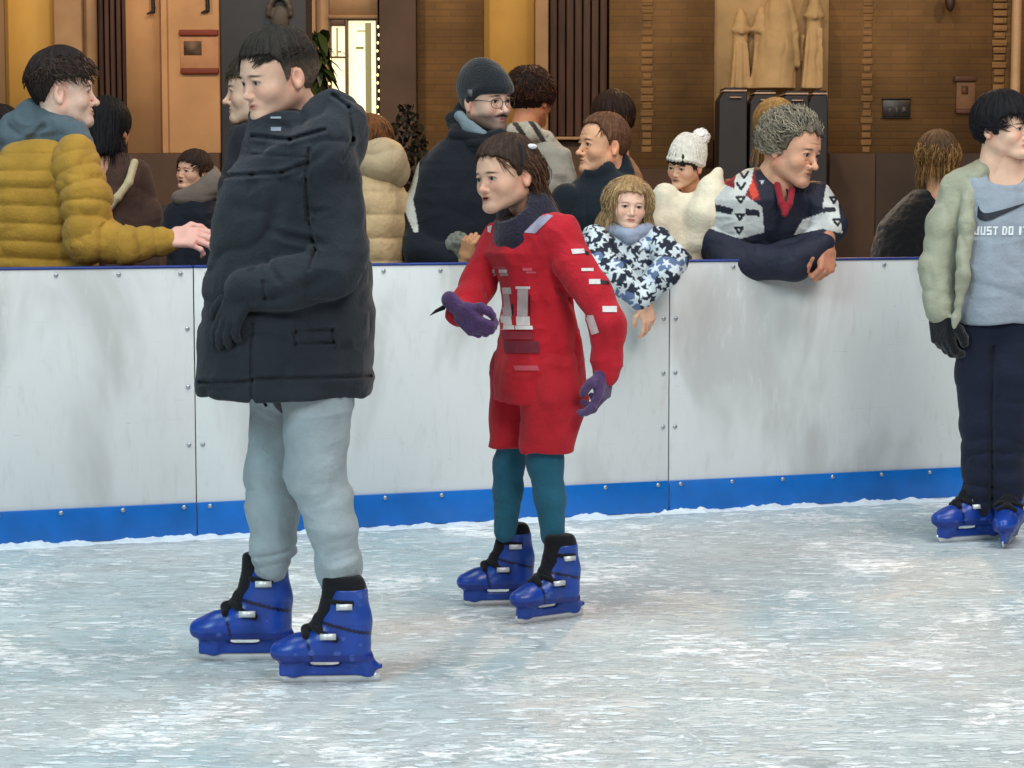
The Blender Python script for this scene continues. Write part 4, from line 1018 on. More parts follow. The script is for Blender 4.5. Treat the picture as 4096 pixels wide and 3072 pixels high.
decal('waist_print', [(q4(2004, 1326, 2130, 1358, 4), (140, 34, 52)), (q4(2012, 1364, 2154, 1412, 6), DK), (q4(2052, 1462, 2150, 1482, 8), PKc)], js, None, .003)
for q_ in [([(2284, 996), (2336, 994), (2340, 1012), (2290, 1016), d - .15], W_), ([(2330, 1000), (2372, 1010), (2372, 1024), (2334, 1014), d - .15], BKc),
      ([(2326, 1072), (2374, 1072), (2374, 1084), (2326, 1084), d - .2], W_), ([(2356, 1116), (2402, 1116), (2402, 1136), (2356, 1136), d - .2], W_), ([(2400, 1118), (2434, 1124), (2440, 1138), (2402, 1134), d - .2], BKc),
      ([(2410, 1224), (2468, 1224), (2468, 1248), (2410, 1248), d - .2], W_), ([(2340, 1262), (2372, 1260), (2396, 1330), (2366, 1340), d - .2], (206, 178, 178))]: decal('sleeve_stripe', [q_], js, None, .003)
decal('collar_patch', [([(2095, 930), (2170, 852), (2212, 862), (2140, 934), d], (158, 152, 172))], js, None, .003)
decal('gaiter_tip', [([(1950, 906), (1968, 900), (1962, 932), (1950, 926), d], (200, 190, 196))], js, None, .003)
# gloves
gv = hand(pt(1838, 1240, d - .13), pt(1905, 1300, d - .15) - pt(1820, 1215, d - .12), (-.5, -.85, -.2), .80, (.8, .9, .95, 1.0), .5, fat=.005, rh=True, color=(84, 60, 106)); qmesh('glove', gv[0], gv[1], M_knit, Cc, gv[2])
gv = hand(pt(2424, 1478, d - .17), (-.14, -.12, -.9), (.85, -.45, 0), .84, (.35, .5, .7, .8), .9, fat=.004, color=(88, 64, 108)); qmesh('glove', gv[0], gv[1], M_knit, Cc, gv[2])
# wristband loops on the far sleeve
V, F = tube([pt(1775, 1230, d - .1), pt(1745, 1244, d - .12), pt(1720, 1262, d - .12)], [.007, .005, .001], 6); qmesh('wrist_strap', V, F, M_cloth, js, np.tile(lin((24, 24, 30)), (len(V), 1)))
# shorts
g = Sculpt(.0048)
g.chain([pt(2080, 1480, d + .05), pt(2060, 1660, d + .06), pt(2040, 1788, d + .06)], [.085, .066, .058], .03)
g.chain([pt(2205, 1480, d - .06), pt(2215, 1600, d - .07), pt(2185, 1790, d - .07)], [.08, .09, .078], .025)
g.box(pt(2110, 1830, d), (.3, .3, R(34, d)), .004, .006, neg=True)
g.post.append(folds(.008, (15, 10, 4))); g.post.append(crumple(.004, 6)); garment('shorts', g, M_cloth, Cc, (188, 38, 50), var=.06)
g = Sculpt(.0045)
g.chain([pt(2058, 1740, d + .06), pt(2035, 1860, d + .06), pt(2032, 1960, d + .07), pt(2022, 2125, d + .085)], [.044, .043, .041, .034], .02)
g.chain([pt(2185, 1750, d - .07), pt(2180, 1850, d - .07), pt(2200, 1990, d - .075), pt(2212, 2145, d - .07)], [.050, .049, .043, .034], .02)
g.post.append(folds(.002, (10, 10, 40))); garment('leggings', g, M_cloth, Cc, (42, 100, 124), var=.1)
pb = gpos(2035, 2420); pb[0] = pt(2030, 2140, d + .085)[0]; skate(Cc, None, (-1, -.12), pos=pb, size=.80)
pa = gpos(2215, 2478); pa[0] = pt(2212, 2150, d - .07)[0] + .005; skate(Cc, None, (-.82, -.55), pos=pa, size=.80)

# ---------------------------------------------------------------- D: boy at the right edge
d = 7.2
Dd = person(3985, 1800, d, 'black-haired boy at the right edge in an open pale green jacket and grey T-shirt')
h = Head(4012, 524, d, -45, 2, 0, .95)
hv = h.head((238, 196, 170), brow=(46, 38, 36), child=True, iris=(40, 32, 28), lip=(190, 118, 108), neck=(0, -.04, -.2))
core = inner([([pt(4010, 860, d + .02), pt(4000, 1250, d)], [.06, .09]), ([pt(3920, 1350, d), pt(3915, 1700, d), pt(3925, 1960, d)], [.05, .04, .025]), ([pt(4050, 1350, d - .02), pt(4030, 1700, d - .03), pt(4032, 1960, d - .02)], [.05, .04, .025])])
nk = Sculpt(.004); nk.cap(pt(4028, 640, d + .02), pt(4035, 770, d + .02), .054, .06, .02).cap(pt(3960, 752, d + .02), pt(4110, 752, d + .02), .045, .045, .05); nm, nf = nk.mesh()
body(Dd, [hv, (nm, nf, lin((232, 190, 164))), (core[0], core[1], DARKC)])
h.shell('hair', Dd, (22, 20, 24), thick=.018, top=.022, freq=14, var=.3, zl=[(-.14, -.075), (-.05, -.07), (-.03, -.04), (-.016, .012), (.004, .012), (.012, -.022), (.026, -.018), (.035, .03), (.06, .05), (.09, .056), (.13, .056)])
V, F, C = h.locks('s', Dd, (24, 22, 26), n=900, length=.075, lift=.1, r=.0019, region=lambda p: p[2] > .0 and (p[2] > .07 or p[1] < .03), t=.018, seed=8, color2=(40, 36, 42), fwd=.7)
V2, F2, C2 = h.locks('s', Dd, (24, 22, 26), n=240, length=.05, lift=.08, r=.0018, region=lambda p: p[1] > .05 and p[2] > .085, t=.016, seed=9, dirf=lambda p, r_: (.35, .5, -.8))
V, F, C = merge([(V, F, C), (V2, F2, C2)]); qmesh('fringe', V, F, M_hair, Dd, C)
g = Sculpt(.005)   # T-shirt
g.loft(LS([(3975, 1296, 150, .125), (3980, 1240, 158, .135), (3990, 1120, 165, .14), (3995, 1000, 165, .135), (4005, 880, 172, .125), (4012, 790, 170, .11), (4020, 735, 150, .09)], d), k=.04, e=2.4, rd=.015)
g.cap(pt(3900, 735, d + .01), pt(4130, 735, d + .01), .055, .055, .05); g.chain([pt(4130, 750, d), pt(4185, 1000, d), pt(4190, 1240, d)], [.055, .05, .045], .04)
g.ell(pt(4032, 676, d - .045), (.067, .1, .062), .008, neg=True)
g.box(pt(3930, 1350, d), (.5, .4, R(60, d)), .004, .006, neg=True, M=frame(180, 0, -3.5))
g.post.append(folds(.005, (10, 8, 8), off=3)); g.post.append(twist(.006, 1, -.45, f=16, along=3))
g.post.append(crumple(.004, 2)); ts = garment('t_shirt', g, M_cloth, Dd, (148, 158, 170), var=.06)
# printed mark and lettering, running off round the chest
sw = [(3912, 822, 3908, 868), (3922, 842, 3920, 880), (3936, 852, 3942, 884), (3954, 852, 3966, 880), (3980, 846, 3990, 868), (4020, 836, 4026, 852), (4060, 824, 4064, 834), (4100, 812, 4102, 816)]
decal('swoosh_print', [([(a[0], a[1]), (b_[0], b_[1]), (b_[2], b_[3]), (a[2], a[3]), d - .1], (24, 30, 44)) for a, b_ in zip(sw[:-1], sw[1:])], ts, None, .003)
def letters(txt, x0, y0, hgt, wd, gap, col, d_):
    G = {'J': [(.55, 0, 1, 1), (0, .8, .6, 1), (0, .6, .3, .8)], 'U': [(0, 0, .33, 1), (.67, 0, 1, 1), (.33, .78, .67, 1)], 'S': [(0, 0, 1, .2), (0, .2, .32, .45), (0, .4, 1, .6), (.68, .6, 1, .8), (0, .8, 1, 1)], 'T': [(0, 0, 1, .22), (.34, .22, .66, 1)], 'D': [(0, 0, .33, 1), (.33, 0, .8, .2), (.33, .8, .8, 1), (.67, .15, 1, .85)], 'O': [(0, 0, .33, 1), (.67, 0, 1, 1), (.33, 0, .67, .2), (.33, .8, .67, 1)], 'I': [(.25, 0, .75, 1)], ' ': []}
    out = []; x = x0
    for ch in txt:
        for (a, b_, c, e_) in G[ch]: out.append(([(x + a * wd, y0 + b_ * hgt), (x + c * wd, y0 + b_ * hgt), (x + c * wd - 2, y0 + e_ * hgt), (x + a * wd - 2, y0 + e_ * hgt), d_], col))
        x += wd + gap if ch not in ' ' else gap * 2.4
        if ch == 'I': x -= wd * .2
    return out
decal('lettering', letters('JUST DO IT', 3898, 905, 35, 20, 5, (232, 238, 242), d - .1), ts, None, .003)
# open jacket
g = Sculpt(.005)
g.arm([pt(3850, 770, d + .03), pt(3778, 900, d + .02), pt(3748, 1080, d - .0), pt(3756, 1235, d - .04)], [.066, .063, .058, .054], .03, .01)
g.chain([pt(3890, 715, d - .02), pt(3862, 900, d - .10), pt(3850, 1100, d - .12), pt(3822, 1300, d - .10)], [.024, .026, .024, .012], .02)
g.chain([pt(3930, 690, d + .06), pt(3860, 760, d + .05), pt(3850, 1000, d + .06), pt(3830, 1200, d + .05)], [.045, .07, .066, .05], .04)
g.chain([pt(3925, 690, d - .02), pt(3980, 672, d + .08)], [.02, .04], .03)
g.post.append(twist(.007, .25, -1, f=26, along=4, off=2)); g.post.append(folds(.005, (12, 9, 20)))
g.post.append(crumple(.0035, 4)); jk = garment('jacket', g, M_cloth, Dd, (160, 162, 142), var=.14)
gv = hand(pt(3762, 1262, d - .05), (.12, -.05, -1), (-.75, -.65, 0), 1.0, (.5, .65, .8, .9), .4, rh=True, fat=.006, color=(18, 19, 24)); qmesh('glove', gv[0], gv[1], M_knit, Dd, gv[2])
g = Sculpt(.005)
g.chain([pt(3930, 1290, d), pt(3922, 1500, d), pt(3925, 1700, d), pt(3922, 1880, d), pt(3925, 2010, d + .01)], [.088, .083, .07, .062, .052], .02)
g.chain([pt(4050, 1290, d - .01), pt(4040, 1500, d - .04), pt(4028, 1700, d - .03), pt(4028, 1900, d - .02), pt(4035, 2040, d - .02)], [.09, .086, .076, .066, .052], .012)
g.cap(pt(3940, 1300, d), pt(4040, 1300, d), .095, .095, .03)
def sp(Q, v):
    u, w = UV(Q); return v + .009 * ((1 - np.abs(2 * vn(np.stack([Q[:, 0] * 6, Q[:, 1] * 6, Q[:, 2] * 26], -1) + vn(Q * 8)[:, None]) - 1)) ** 2 - .4) * (.35 + np.clip((w - 1550) / 400, 0, 1)) + .012 * np.exp(-((u - 3972 + (w - 1400) * .01) / 9.) ** 2) * (Q[:, 1] < d) * (w > 1380)
g.post.append(sp); garment('trousers', g, M_cloth, Dd, (26, 32, 50), var=.1)
pb = gpos(3900, 2165); pb[1] = 7.22; pb[0] = pt(3905, 2000, d)[0]; skate(Dd, None, (-.93, -.34), pos=pb, size=.9)
pa = gpos(4020, 2190); pa[1] = 7.17; pa[0] = pt(4035, 2000, d)[0]; skate(Dd, None, (-.38, -.92), pos=pa, size=.9)
# ================================================================ the spectators behind the barrier
def simple_coat(name, parent, L_, d, yaw, color, m_=None, arms=(), post=(), res=.006, extra=None, pattern=None, e=2.3, var=.1, rd=.02):
    g = Sculpt(res); g.loft(LS(L_, d), yaw=yaw, k=.05, e=e, rd=rd)
    for pts, rs in arms: g.arm(pts, rs, .035)
    g.post.append(crumple(.004))
    if extra: extra(g)
    for p in post: g.post.append(p)
    return garment(name, g, m_ or M_cloth, parent, color, pattern, var)

# ---- E: young man in the mustard puffer
d = 7.52
E = person(230, 1300, d, 'young man in a quilted mustard puffer jacket with a hand on the barrier')
h = Head(256, 376, d, -98, 0, 0, 1.01, 1.06)
hv = h.head((232, 196, 176), brow=(60, 46, 38), lip=(196, 130, 120), nose=1.12, stubble=.12, iris=(70, 80, 70))
lg = legs(h, d + .05)
hd = hand(pt(678, 950, d - .12), (1, -.2, .0), (0, -.75, .65), 1.12, (.4, .5, .6, .7), .5, rh=True, color=(226, 172, 158))
body(E, [hv, hd, (lg[0], lg[1], DARKC)])
h.shell('hair', E, (40, 32, 30), thick=.012, top=.03, freq=15, var=.4, res=.003, zl=[(-.14, -.035), (-.06, -.03), (-.045, .0), (-.02, .035), (.01, .04), (.03, .05), (.06, .06), (.09, .07), (.13, .07)], extra=lambda g: g.ell((0, -.06, .055), (.075, .06, .065), .04))
V, F, C = h.locks('s', E, (42, 33, 30), n=1100, length=.055, lift=.3, r=.0022, region=lambda p: p[2] > .05 and p[1] < .085, t=.026, seed=11, color2=(66, 50, 44), curl=.5, dirf=lambda p, r_: (p[0] * 5 + .2, 1.0 if p[1] > -.04 else -.6, -.2), conform=.6)
V2, F2, C2 = h.locks('s', E, (44, 34, 30), n=70, length=.05, lift=.5, r=.0035, region=lambda p: p[1] > .06 and p[2] > .085, t=.02, seed=12, color2=(92, 66, 54), curl=.5, dirf=lambda p, r_: (.0, 1, -.5), conform=.3)
V, F, C = merge([(V, F, C), (V2, F2, C2)]); qmesh('curls', V, F, M_hair, E, C)
g = Sculpt(.003)
g.ell(h.w((0, -.035, -.012)), (.085, .085, .05), .03)
hd0 = Sculpt(.006)
hd0.chain([pt(330, 600, d - .1), pt(285, 540, d - .06), pt(220, 500, d), pt(130, 480, d + .02), pt(80, 520, d + .02)], [.04, .05, .062, .06, .05], .04)
hd0.chain([pt(60, 500, d), pt(70, 590, d), pt(120, 640, d - .02)], [.05, .06, .045], .03); hd0.cap(pt(180, 560, d), pt(250, 590, d + .1), .09, .08, .05); hd0.cap(pt(250, 560, d + .07), pt(335, 600, d + .04), .05, .04, .04)
hd0.cap(pt(120, 560, d - .075), pt(170, 510, d - .08), .007, .007, .02, neg=True)
hd0.post.append(folds(.014, (10, 10, 8), off=5)); hd0.post.append(crumple(.006)); garment('hood', hd0, M_cloth, E, (82, 96, 104), var=.1)
def quilt(pitch, amp, d0, ang=0.0, off=0):
    def post(Q, v):
        z = Q[:, 2] + Q[:, 0] * ang + (vn(Q * 4) - .5) * .02 + off
        s = np.abs(np.sin(math.pi * z / pitch))
        w = vn(Q * np.array([22, 22, 9])) * .35
        return v - amp * (s ** .6 - .5) * (1 - w * .5) + .003 * ((1 - np.abs(2 * vn(Q * np.array([26, 20, 12])) - 1)) ** 2 - .3)
    return post
g = Sculpt(.005)
g.loft(LS([(150, 1260, 235, .17), (150, 1080, 245, .17), (150, 900, 250, .175), (165, 720, 235, .17), (180, 620, 190, .14), (190, 560, 120, .10)], d), k=.05)
g.post.append(quilt(.060, .0115, d)); g.post.append(folds(.006, (12, 9, 14), off=8))
garment('puffer_jacket', g, M_cloth, E, (162, 124, 48), var=.25)
g = Sculpt(.005)
A_ = [pt(300, 630, d - .12), pt(345, 800, d - .17), pt(350, 960, d - .19), pt(500, 980, d - .17), pt(672, 965, d - .12)]; RR = [.082, .082, .078, .062, .047]
g.chain(A_, RR, .03)
def slq(Q, v):
    best = np.full(len(Q), 9.); s = np.zeros(len(Q)); acc = 0
    for a, b_ in zip(A_[:-1], A_[1:]):
        ab = b_ - a; L_ = np.linalg.norm(ab); t = np.clip((Q - a) @ ab / L_ ** 2, 0, 1); dd = np.linalg.norm(Q - a - t[:, None] * ab, axis=1)
        m = dd < best; best[m] = dd[m]; s[m] = acc + t[m] * L_; acc += L_
    q = np.abs(np.sin(math.pi * (s + (vn(Q * 8) - .5) * .03) / .058)); return v - .010 * (q ** .6 - .5) + .004 * ((1 - np.abs(2 * vn(Q * 20) - 1)) ** 2 - .3)
g.post.append(slq); g.post.append(folds(.007, (12, 9, 14), off=3)); garment('sleeve', g, M_cloth, E, (166, 127, 50), var=.25)

# ---- B: boy in profile beyond the parka boy
d = 7.85
B = person(1040, 1300, d, 'boy in dark clothes seen in profile just beyond the boy in the parka')
h = Head(1022, 368, d, 84, 4, 0, 1.02)
hv = h.head((216, 180, 156), brow=(52, 40, 34), lip=(176, 112, 104), nose=1.1, child=False, neck=(0, -.05, -.17)); lg = legs(h, d)
body(B, [hv, (lg[0], lg[1], DARKC)])
h.shell('hair', B, (48, 40, 34), thick=.012, top=.02)
V, F, C = h.locks('s', B, (46, 40, 34), n=200, length=.05, lift=.2, r=.003, region=lambda p: p[2] > .07 and p[1] > -.02, t=.014, seed=14, fwd=1.2, color2=(90, 76, 56)); qmesh('fringe', V, F, M_hair, B, C)
simple_coat('coat', B, [(1060, 1250, 215, .16), (1060, 900, 200, .16), (1055, 740, 180, .14), (1030, 640, 130, .1), (1010, 540, 95, .08), (1000, 495, 70, .07)], d, 0, (34, 36, 44), post=[folds(.006, (8, 8, 14))])

# ---- F: dark-haired woman seen from behind with a pale bag strap
d = 8.75
Fp = person(450, 1300, d, 'dark-haired woman seen from behind in a brown coat with a pale bag strap')
h = Head(432, 520, d, 195, 5, 0, 1.0); hv = h.head((190, 140, 115)); lg = legs(h, d); body(Fp, [hv, (lg[0], lg[1], DARKC)])
h.shell('hair', Fp, (20, 18, 22), thick=.016, top=.014, freq=24, zl=[(-.2, -.12), (0, -.11), (.03, -.06), (.06, .03), (.13, .07)], extra=lambda g: g.ell((0, -.07, -.05), (.075, .055, .075), .05).ell((0, -.07, -.1), (.06, .045, .05), .05))
V, F, C = h.locks('s', Fp, (22, 20, 24), n=700, length=.12, lift=.06, r=.002, t=.016, seed=15, gravity=.8, color2=(36, 32, 36), region=lambda p: p[1] < .03, dirf=lambda p, r_: (p[0] * 2, -.3, -1)); qmesh('strands', V, F, M_hair, Fp, C)
ct = simple_coat('coat', Fp, [(480, 1250, 125, .15), (480, 1000, 125, .15), (475, 800, 118, .14), (465, 680, 100, .11), (450, 610, 60, .08)], d, 10, (70, 50, 42), arms=[([pt(400, 680, d - .05), pt(385, 980, d - .05)], [.05, .045]), ([pt(550, 690, d), pt(590, 850, d - .02), pt(600, 1050, d - .05)], [.055, .05, .045])], post=[folds(.008, (10, 8, 9))])
g = Sculpt(.005); g.chain([pt(538, 650, d - .115), pt(515, 730, d - .15), pt(470, 790, d - .165), pt(425, 845, d - .16)], [.016, .016, .016, .016], .01); V, F = g.mesh(); qmesh('bag_strap', V, F, M_cloth, Fp, np.tile(lin((190, 172, 136)), (len(V), 1)))

# ---- R: person hidden at the far left
d = 8.8
Rp = person(-15, 1300, d, 'person at the left edge behind the mustard jacket, only dark hair showing')
h = Head(2, 545, d, 150, 5, 0, .95); hv = h.head((190, 140, 115)); lg = legs(h, d); body(Rp, [hv, (lg[0], lg[1], DARKC)])
h.shell('hair', Rp, (34, 24, 24), thick=.014, top=.014, zl=[(-.2, -.08), (0, -.07), (.03, -.03), (.06, .03), (.13, .07)])
simple_coat('coat', Rp, [(-20, 1200, 110, .14), (-20, 800, 110, .14), (-15, 690, 80, .1), (0, 620, 50, .07)], d, 0, (60, 44, 40))

# ---- G: small boy with his mouth open
d = 9.8
G_ = person(775, 1300, d, 'small boy with open mouth in a grey hood and black jacket, behind the reaching hand')
h = Head(774, 694, d, 38, -4, -3, .80); hv = h.head((220, 168, 140), brow=(46, 34, 30), child=True, mouth=.008, lip=(140, 70, 62), iris=(40, 30, 26)); lg = legs(h, d, .07); body(G_, [hv, (lg[0], lg[1], DARKC)])
h.shell('hair', G_, (44, 30, 26), thick=.014, top=.018)
V, F, C = h.locks('s', G_, (46, 32, 28), n=260, length=.06, lift=.15, r=.0032, region=lambda p: p[2] > .03 and p[1] < .06 or p[2] > .085, t=.015, seed=16, fwd=.9, color2=(70, 44, 34)); qmesh('fringe', V, F, M_hair, G_, C)
g = Sculpt(.005); g.chain([pt(715, 790, d - .07), pt(790, 785, d - .05), pt(850, 740, d + .0), pt(840, 700, d + .06)], [.035, .05, .06, .05], .03).cap(pt(770, 780, d + .05), pt(840, 740, d + .08), .06, .06, .03); g.post.append(folds(.005)); garment('hood', g, M_cloth, G_, (112, 100, 92))
simple_coat('jacket', G_, [(785, 1250, 115, .13), (785, 1000, 115, .13), (785, 850, 105, .12), (785, 785, 75, .09)], d, -20, (28, 32, 42), arms=[([pt(700, 850, d - .05), pt(690, 980, d - .08), pt(720, 1060, d - .1)], [.05, .045, .04])], post=[folds(.006, (9, 9, 15))])
# ---- person further back between them holding up a small pale cup
d = 10.6
Kd = person(625, 1300, d, 'distant figure raising a pale hand between the brown coat and the small boy')
hd = hand(pt(622, 900, d), (-.15, -.1, 1), (0, 1, 0), .9, (.2, .3, .9, 1.0), .6, color=(206, 158, 140), res=.003); lg = inner([([pt(655, 900, d), pt(650, 1300, d)], [.10, .13]), ([pt(655, 1250, d), np.array([pt(655, 1250, d)[0], d, .04])], [.12, .09])]); body(Kd, [hd, (lg[0], lg[1], DARKC)])
g = Sculpt(.006); g.chain([pt(625, 985, d), pt(622, 915, d)], [.05, .036], .02).loft(LS([(650, 1200, 75, .12), (650, 1000, 72, .12), (652, 930, 55, .08)], d), k=.04); g.post.append(folds(.006)); garment('jumper', g, M_cloth, Kd, (92, 66, 56))
g = Sculpt(.004); g.chain([pt(612, 880, d - .04), pt(616, 940, d - .04)], [.02, .026], .01); V, F = g.mesh(); tag(qmesh('paper_cup', V, F, M_decal, None, np.tile(lin((176, 160, 150)), (len(V), 1))), 'small pale cup held up by the distant figure', 'cup')

# ---- H: cream puffer jacket, hood down
d = 8.05
Hp = person(1530, 1300, d, 'person seen from behind in a quilted cream puffer jacket with a big hood')
h = Head(1485, 590, d + .03, 200, 8, 0, .95); hv = h.head((200, 150, 125), neck=(0, .0, -.15)); lg = legs(h, d); body(Hp, [hv, (lg[0], lg[1], DARKC)])
h.shell('hair', Hp, (108, 66, 34), thick=.012, top=.01, zl=[(-.2, -.08), (0, -.07), (.03, -.03), (.06, .03), (.13, .07)])
V, F, C = h.locks('s', Hp, (120, 72, 36), n=260, length=.08, lift=.1, r=.003, t=.014, seed=17, color2=(70, 42, 28)); qmesh('strands', V, F, M_hair, Hp, C)
g = Sculpt(.0055)
g.loft(LS([(1500, 1260, 118, .16), (1500, 1000, 116, .16), (1500, 860, 118, .16), (1495, 760, 112, .14), (1490, 690, 80, .1)], d), k=.05)
g.cap(pt(1590, 800, d), pt(1585, 1060, d - .02), .045, .045, .04); g.post.append(quilt(.085, .008, d)); garment('puffer_jacket', g, M_nylon, Hp, (186, 158, 118), var=.1)
g = Sculpt(.0055); g.chain([pt(1440, 640, d - .03), pt(1530, 650, d - .05), pt(1570, 690, d - .02)], [.07, .085, .06], .04).cap(pt(1420, 600, d), pt(1500, 600, d + .05), .05, .05, .04); g.post.append(folds(.012, (7, 7, 9))); garment('hood', g, M_nylon, Hp, (176, 154, 122), var=.1)

# ---- I: bearded man in a black beanie and glasses
d = 8.1
I_ = person(1850, 1300, d, 'man with glasses and moustache wearing a black beanie and black jacket')
h = Head(1944, 408, d, -42, 4, 2, 1.03); hv = h.head((216, 178, 158), brow=(40, 32, 28), tash=(44, 32, 28), nose=1.1, stubble=.75, lip=(160, 104, 96), iris=(40, 32, 28)); lg = legs(h, d)
hd = hand(pt(1858, 1035, d - .24), (.25, -.3, 1), (-.4, -.9, 0), .8, (1.0, 1.1, 1.2, 1.3), .5, color=(190, 138, 100)); body(I_, [hv, hd, (lg[0], lg[1], DARKC)])
g = Sculpt(.0035); g.ell((0, -.016, .045), (.087, .108, .098)).ell((0, .03, .05), (.074, .07, .072), .03).ell((0, -.03, .075), (.075, .085, .085), .03)
def bn(Q, v):
    x, y, z = Q.T; zl = np.interp(y, [-.13, -.03, .0, .05, .09], [-.045, -.035, .0, .032, .036]); v = np.maximum(v, (zl - z) * .8)
    v = v - .005 * np.exp(-((z - zl - .018) / .02) ** 2) ; ph = np.arctan2(x, y); return v + .0008 * np.sin(ph * 90)
g.post.append(bn); V, F = g.mesh(); be = qmesh('beanie', h.w(V), F, M_knit, I_, np.tile(lin((30, 34, 40)), (len(V), 1)))
v, f = boxmesh(.0895, .092, .0, .026, .02, .046); qmesh('label_patch', h.w(v), f, M_decal, be, np.tile(lin((96, 98, 102)), (8, 1)), smooth=False)
ps = []
for x in (-1, 1):
    t = np.linspace(0, 2 * math.pi, 22); lp = np.stack([x * .032 + .0245 * np.sign(np.cos(t)) * np.abs(np.cos(t)) ** .8, .1 - .25 * np.maximum(np.abs(x * .032 + .0245 * np.cos(t)) - .03, 0), .0 + .0185 * np.sign(np.sin(t)) * np.abs(np.sin(t)) ** .8], 1)
    V, F = tube(lp, [.0014] * 22, 5); ps.append((h.w(V), F, lin((40, 34, 30))))
    V, F = tube([(x * .056, .092, .006), (x * .075, .05, .008), (x * .082, -.005, .006)], [.0014] * 3, 5); ps.append((h.w(V), F, lin((40, 34, 30))))
V, F = tube([(-.009, .104, .004), (0, .107, .006), (.009, .104, .004)], [.0013] * 3, 5); ps.append((h.w(V), F, lin((40, 34, 30))))
V, F, C = merge(ps); qmesh('glasses', V, F, M_boot, I_, C)
def neckI(g): g.chain([pt(1905, 560, d - .03), pt(1880, 530, d - .03)], [.09, .085], .05)
g = Sculpt(.006); g.loft(LS([(1820, 1260, 215, .18), (1822, 1000, 212, .18), (1830, 800, 205, .175), (1850, 680, 185, .15), (1870, 600, 150, .12), (1885, 540, 100, .1)], d), yaw=10, k=.05)
g.arm([pt(1735, 690, d - .02), pt(1685, 850, d - .05), pt(1685, 1000, d - .12), pt(1800, 1040, d - .2)], [.07, .065, .06, .05], .04).arm([pt(1990, 640, d), pt(2050, 850, d - .05), pt(2040, 1050, d - .1)], [.075, .07, .06], .04)
g.post.append(folds(.007, (7, 7, 9), off=4)); g.post.append(crumple(.005)); garment('jacket', g, M_cloth, I_, (24, 27, 35), pattern=lambda V, C: np.where(((lambda u, w: (np.abs(u - (1628 + np.abs(w - 800) * .28)) < 24 * (1 - ((w - 790) / 165.) ** 2)) & (w > 630) & (w < 930))(*UV(V)))[:, None] & (V[:, 1:2] < d + .1), lin((190, 186, 178)), C))
g = Sculpt(.0045); g.chain([pt(1838, 465, d - .05), pt(1872, 505, d - .09), pt(1930, 535, d - .11)], [.022, .022, .018], .02); g.post.append(folds(.005)); garment('inner_hood', g, M_cloth, I_, (112, 128, 136))
g = Sculpt(.0045); g.chain([pt(1850, 440, d + .06), pt(1822, 480, d + .0), pt(1840, 540, d - .06), pt(1920, 575, d - .1), pt(2000, 550, d - .08)], [.03, .035, .04, .04, .035], .02); g.post.append(folds(.008)); garment('hood', g, M_cloth, I_, (24, 27, 34))
g = Sculpt(.0045); g.chain([pt(1835, 975, d - .21), pt(1850, 1025, d - .2)], [.044, .04], .02)
g.post.append(lambda Q, v: v + .012 * (vn(Q * 110) - .5) + .01 * (vn(Q * 45) - .5)); garment('furry_cuff', g, M_knit, I_, (124, 124, 112), var=.6)

# ---- J: dark-haired person beyond, looking away
d = 9.1
J = person(2150, 1300, d, 'person with thick dark hair looking away, behind the man in the beanie')
h = Head(2122, 400, d, 215, 4, 0, 1.0); hv = h.head((200, 130, 92)); lg = legs(h, d); body(J, [hv, (lg[0], lg[1], DARKC)])
h.shell('hair', J, (38, 26, 22), thick=.02, top=.02, zl=[(-.2, -.06), (-.03, -.055), (0, -.0), (.06, .03), (.13, .07)])
V, F, C = h.locks('s', J, (44, 28, 22), n=800, length=.05, lift=.45, r=.0026, t=.022, seed=18, curl=.7, color2=(86, 48, 26), region=lambda p: p[2] > -.02, conform=.4); qmesh('curls', V, F, M_hair, J, C)
simple_coat('coat', J, [(2180, 1260, 130, .16), (2180, 900, 130, .16), (2175, 700, 125, .15), (2160, 600, 100, .12), (2140, 540, 68, .08)], d, 20, (158, 150, 138), post=[folds(.01, (8, 8, 10))], arms=[([pt(2240, 640, d - .04), pt(2262, 800, d - .08), pt(2250, 960, d - .1)], [.055, .06, .05])])
g = Sculpt(.005); g.chain([pt(2060, 530, d - .07), pt(2120, 535, d - .1), pt(2185, 560, d - .05)], [.04, .045, .04], .02); g.post.append(folds(.012, (14, 14, 14))); garment('scarf', g, M_knit, J, (180, 168, 150), pattern=lambda V, C: np.where((np.sin(V[:, 0] * 90 + V[:, 2] * 60) > .45)[:, None], lin((52, 40, 36)), C))

# ---- L: dark head behind K
d = 9.3
L_p = person(2445, 1300, d, 'dark-haired person in a tan coat half hidden behind the man with reddish hair')
h = Head(2448, 492, d, 160, 0, 0, 1.02); hv = h.head((204, 140, 104)); lg = legs(h, d); body(L_p, [hv, (lg[0], lg[1], DARKC)])
h.shell('hair', L_p, (44, 26, 18), thick=.016, top=.018, zl=[(-.2, -.06), (-.03, -.05), (0, -.0), (.06, .03), (.13, .07)])
V, F, C = h.locks('s', L_p, (46, 28, 20), n=500, length=.05, lift=.12, r=.002, t=.016, seed=19, color2=(96, 54, 28), region=lambda p: p[2] > -.03); qmesh('strands', V, F, M_hair, L_p, C)
simple_coat('coat', L_p, [(2460, 1260, 140, .16), (2460, 800, 135, .15), (2460, 690, 105, .12), (2455, 620, 60, .08)], d, 0, (150, 108, 72), post=[folds(.008)])

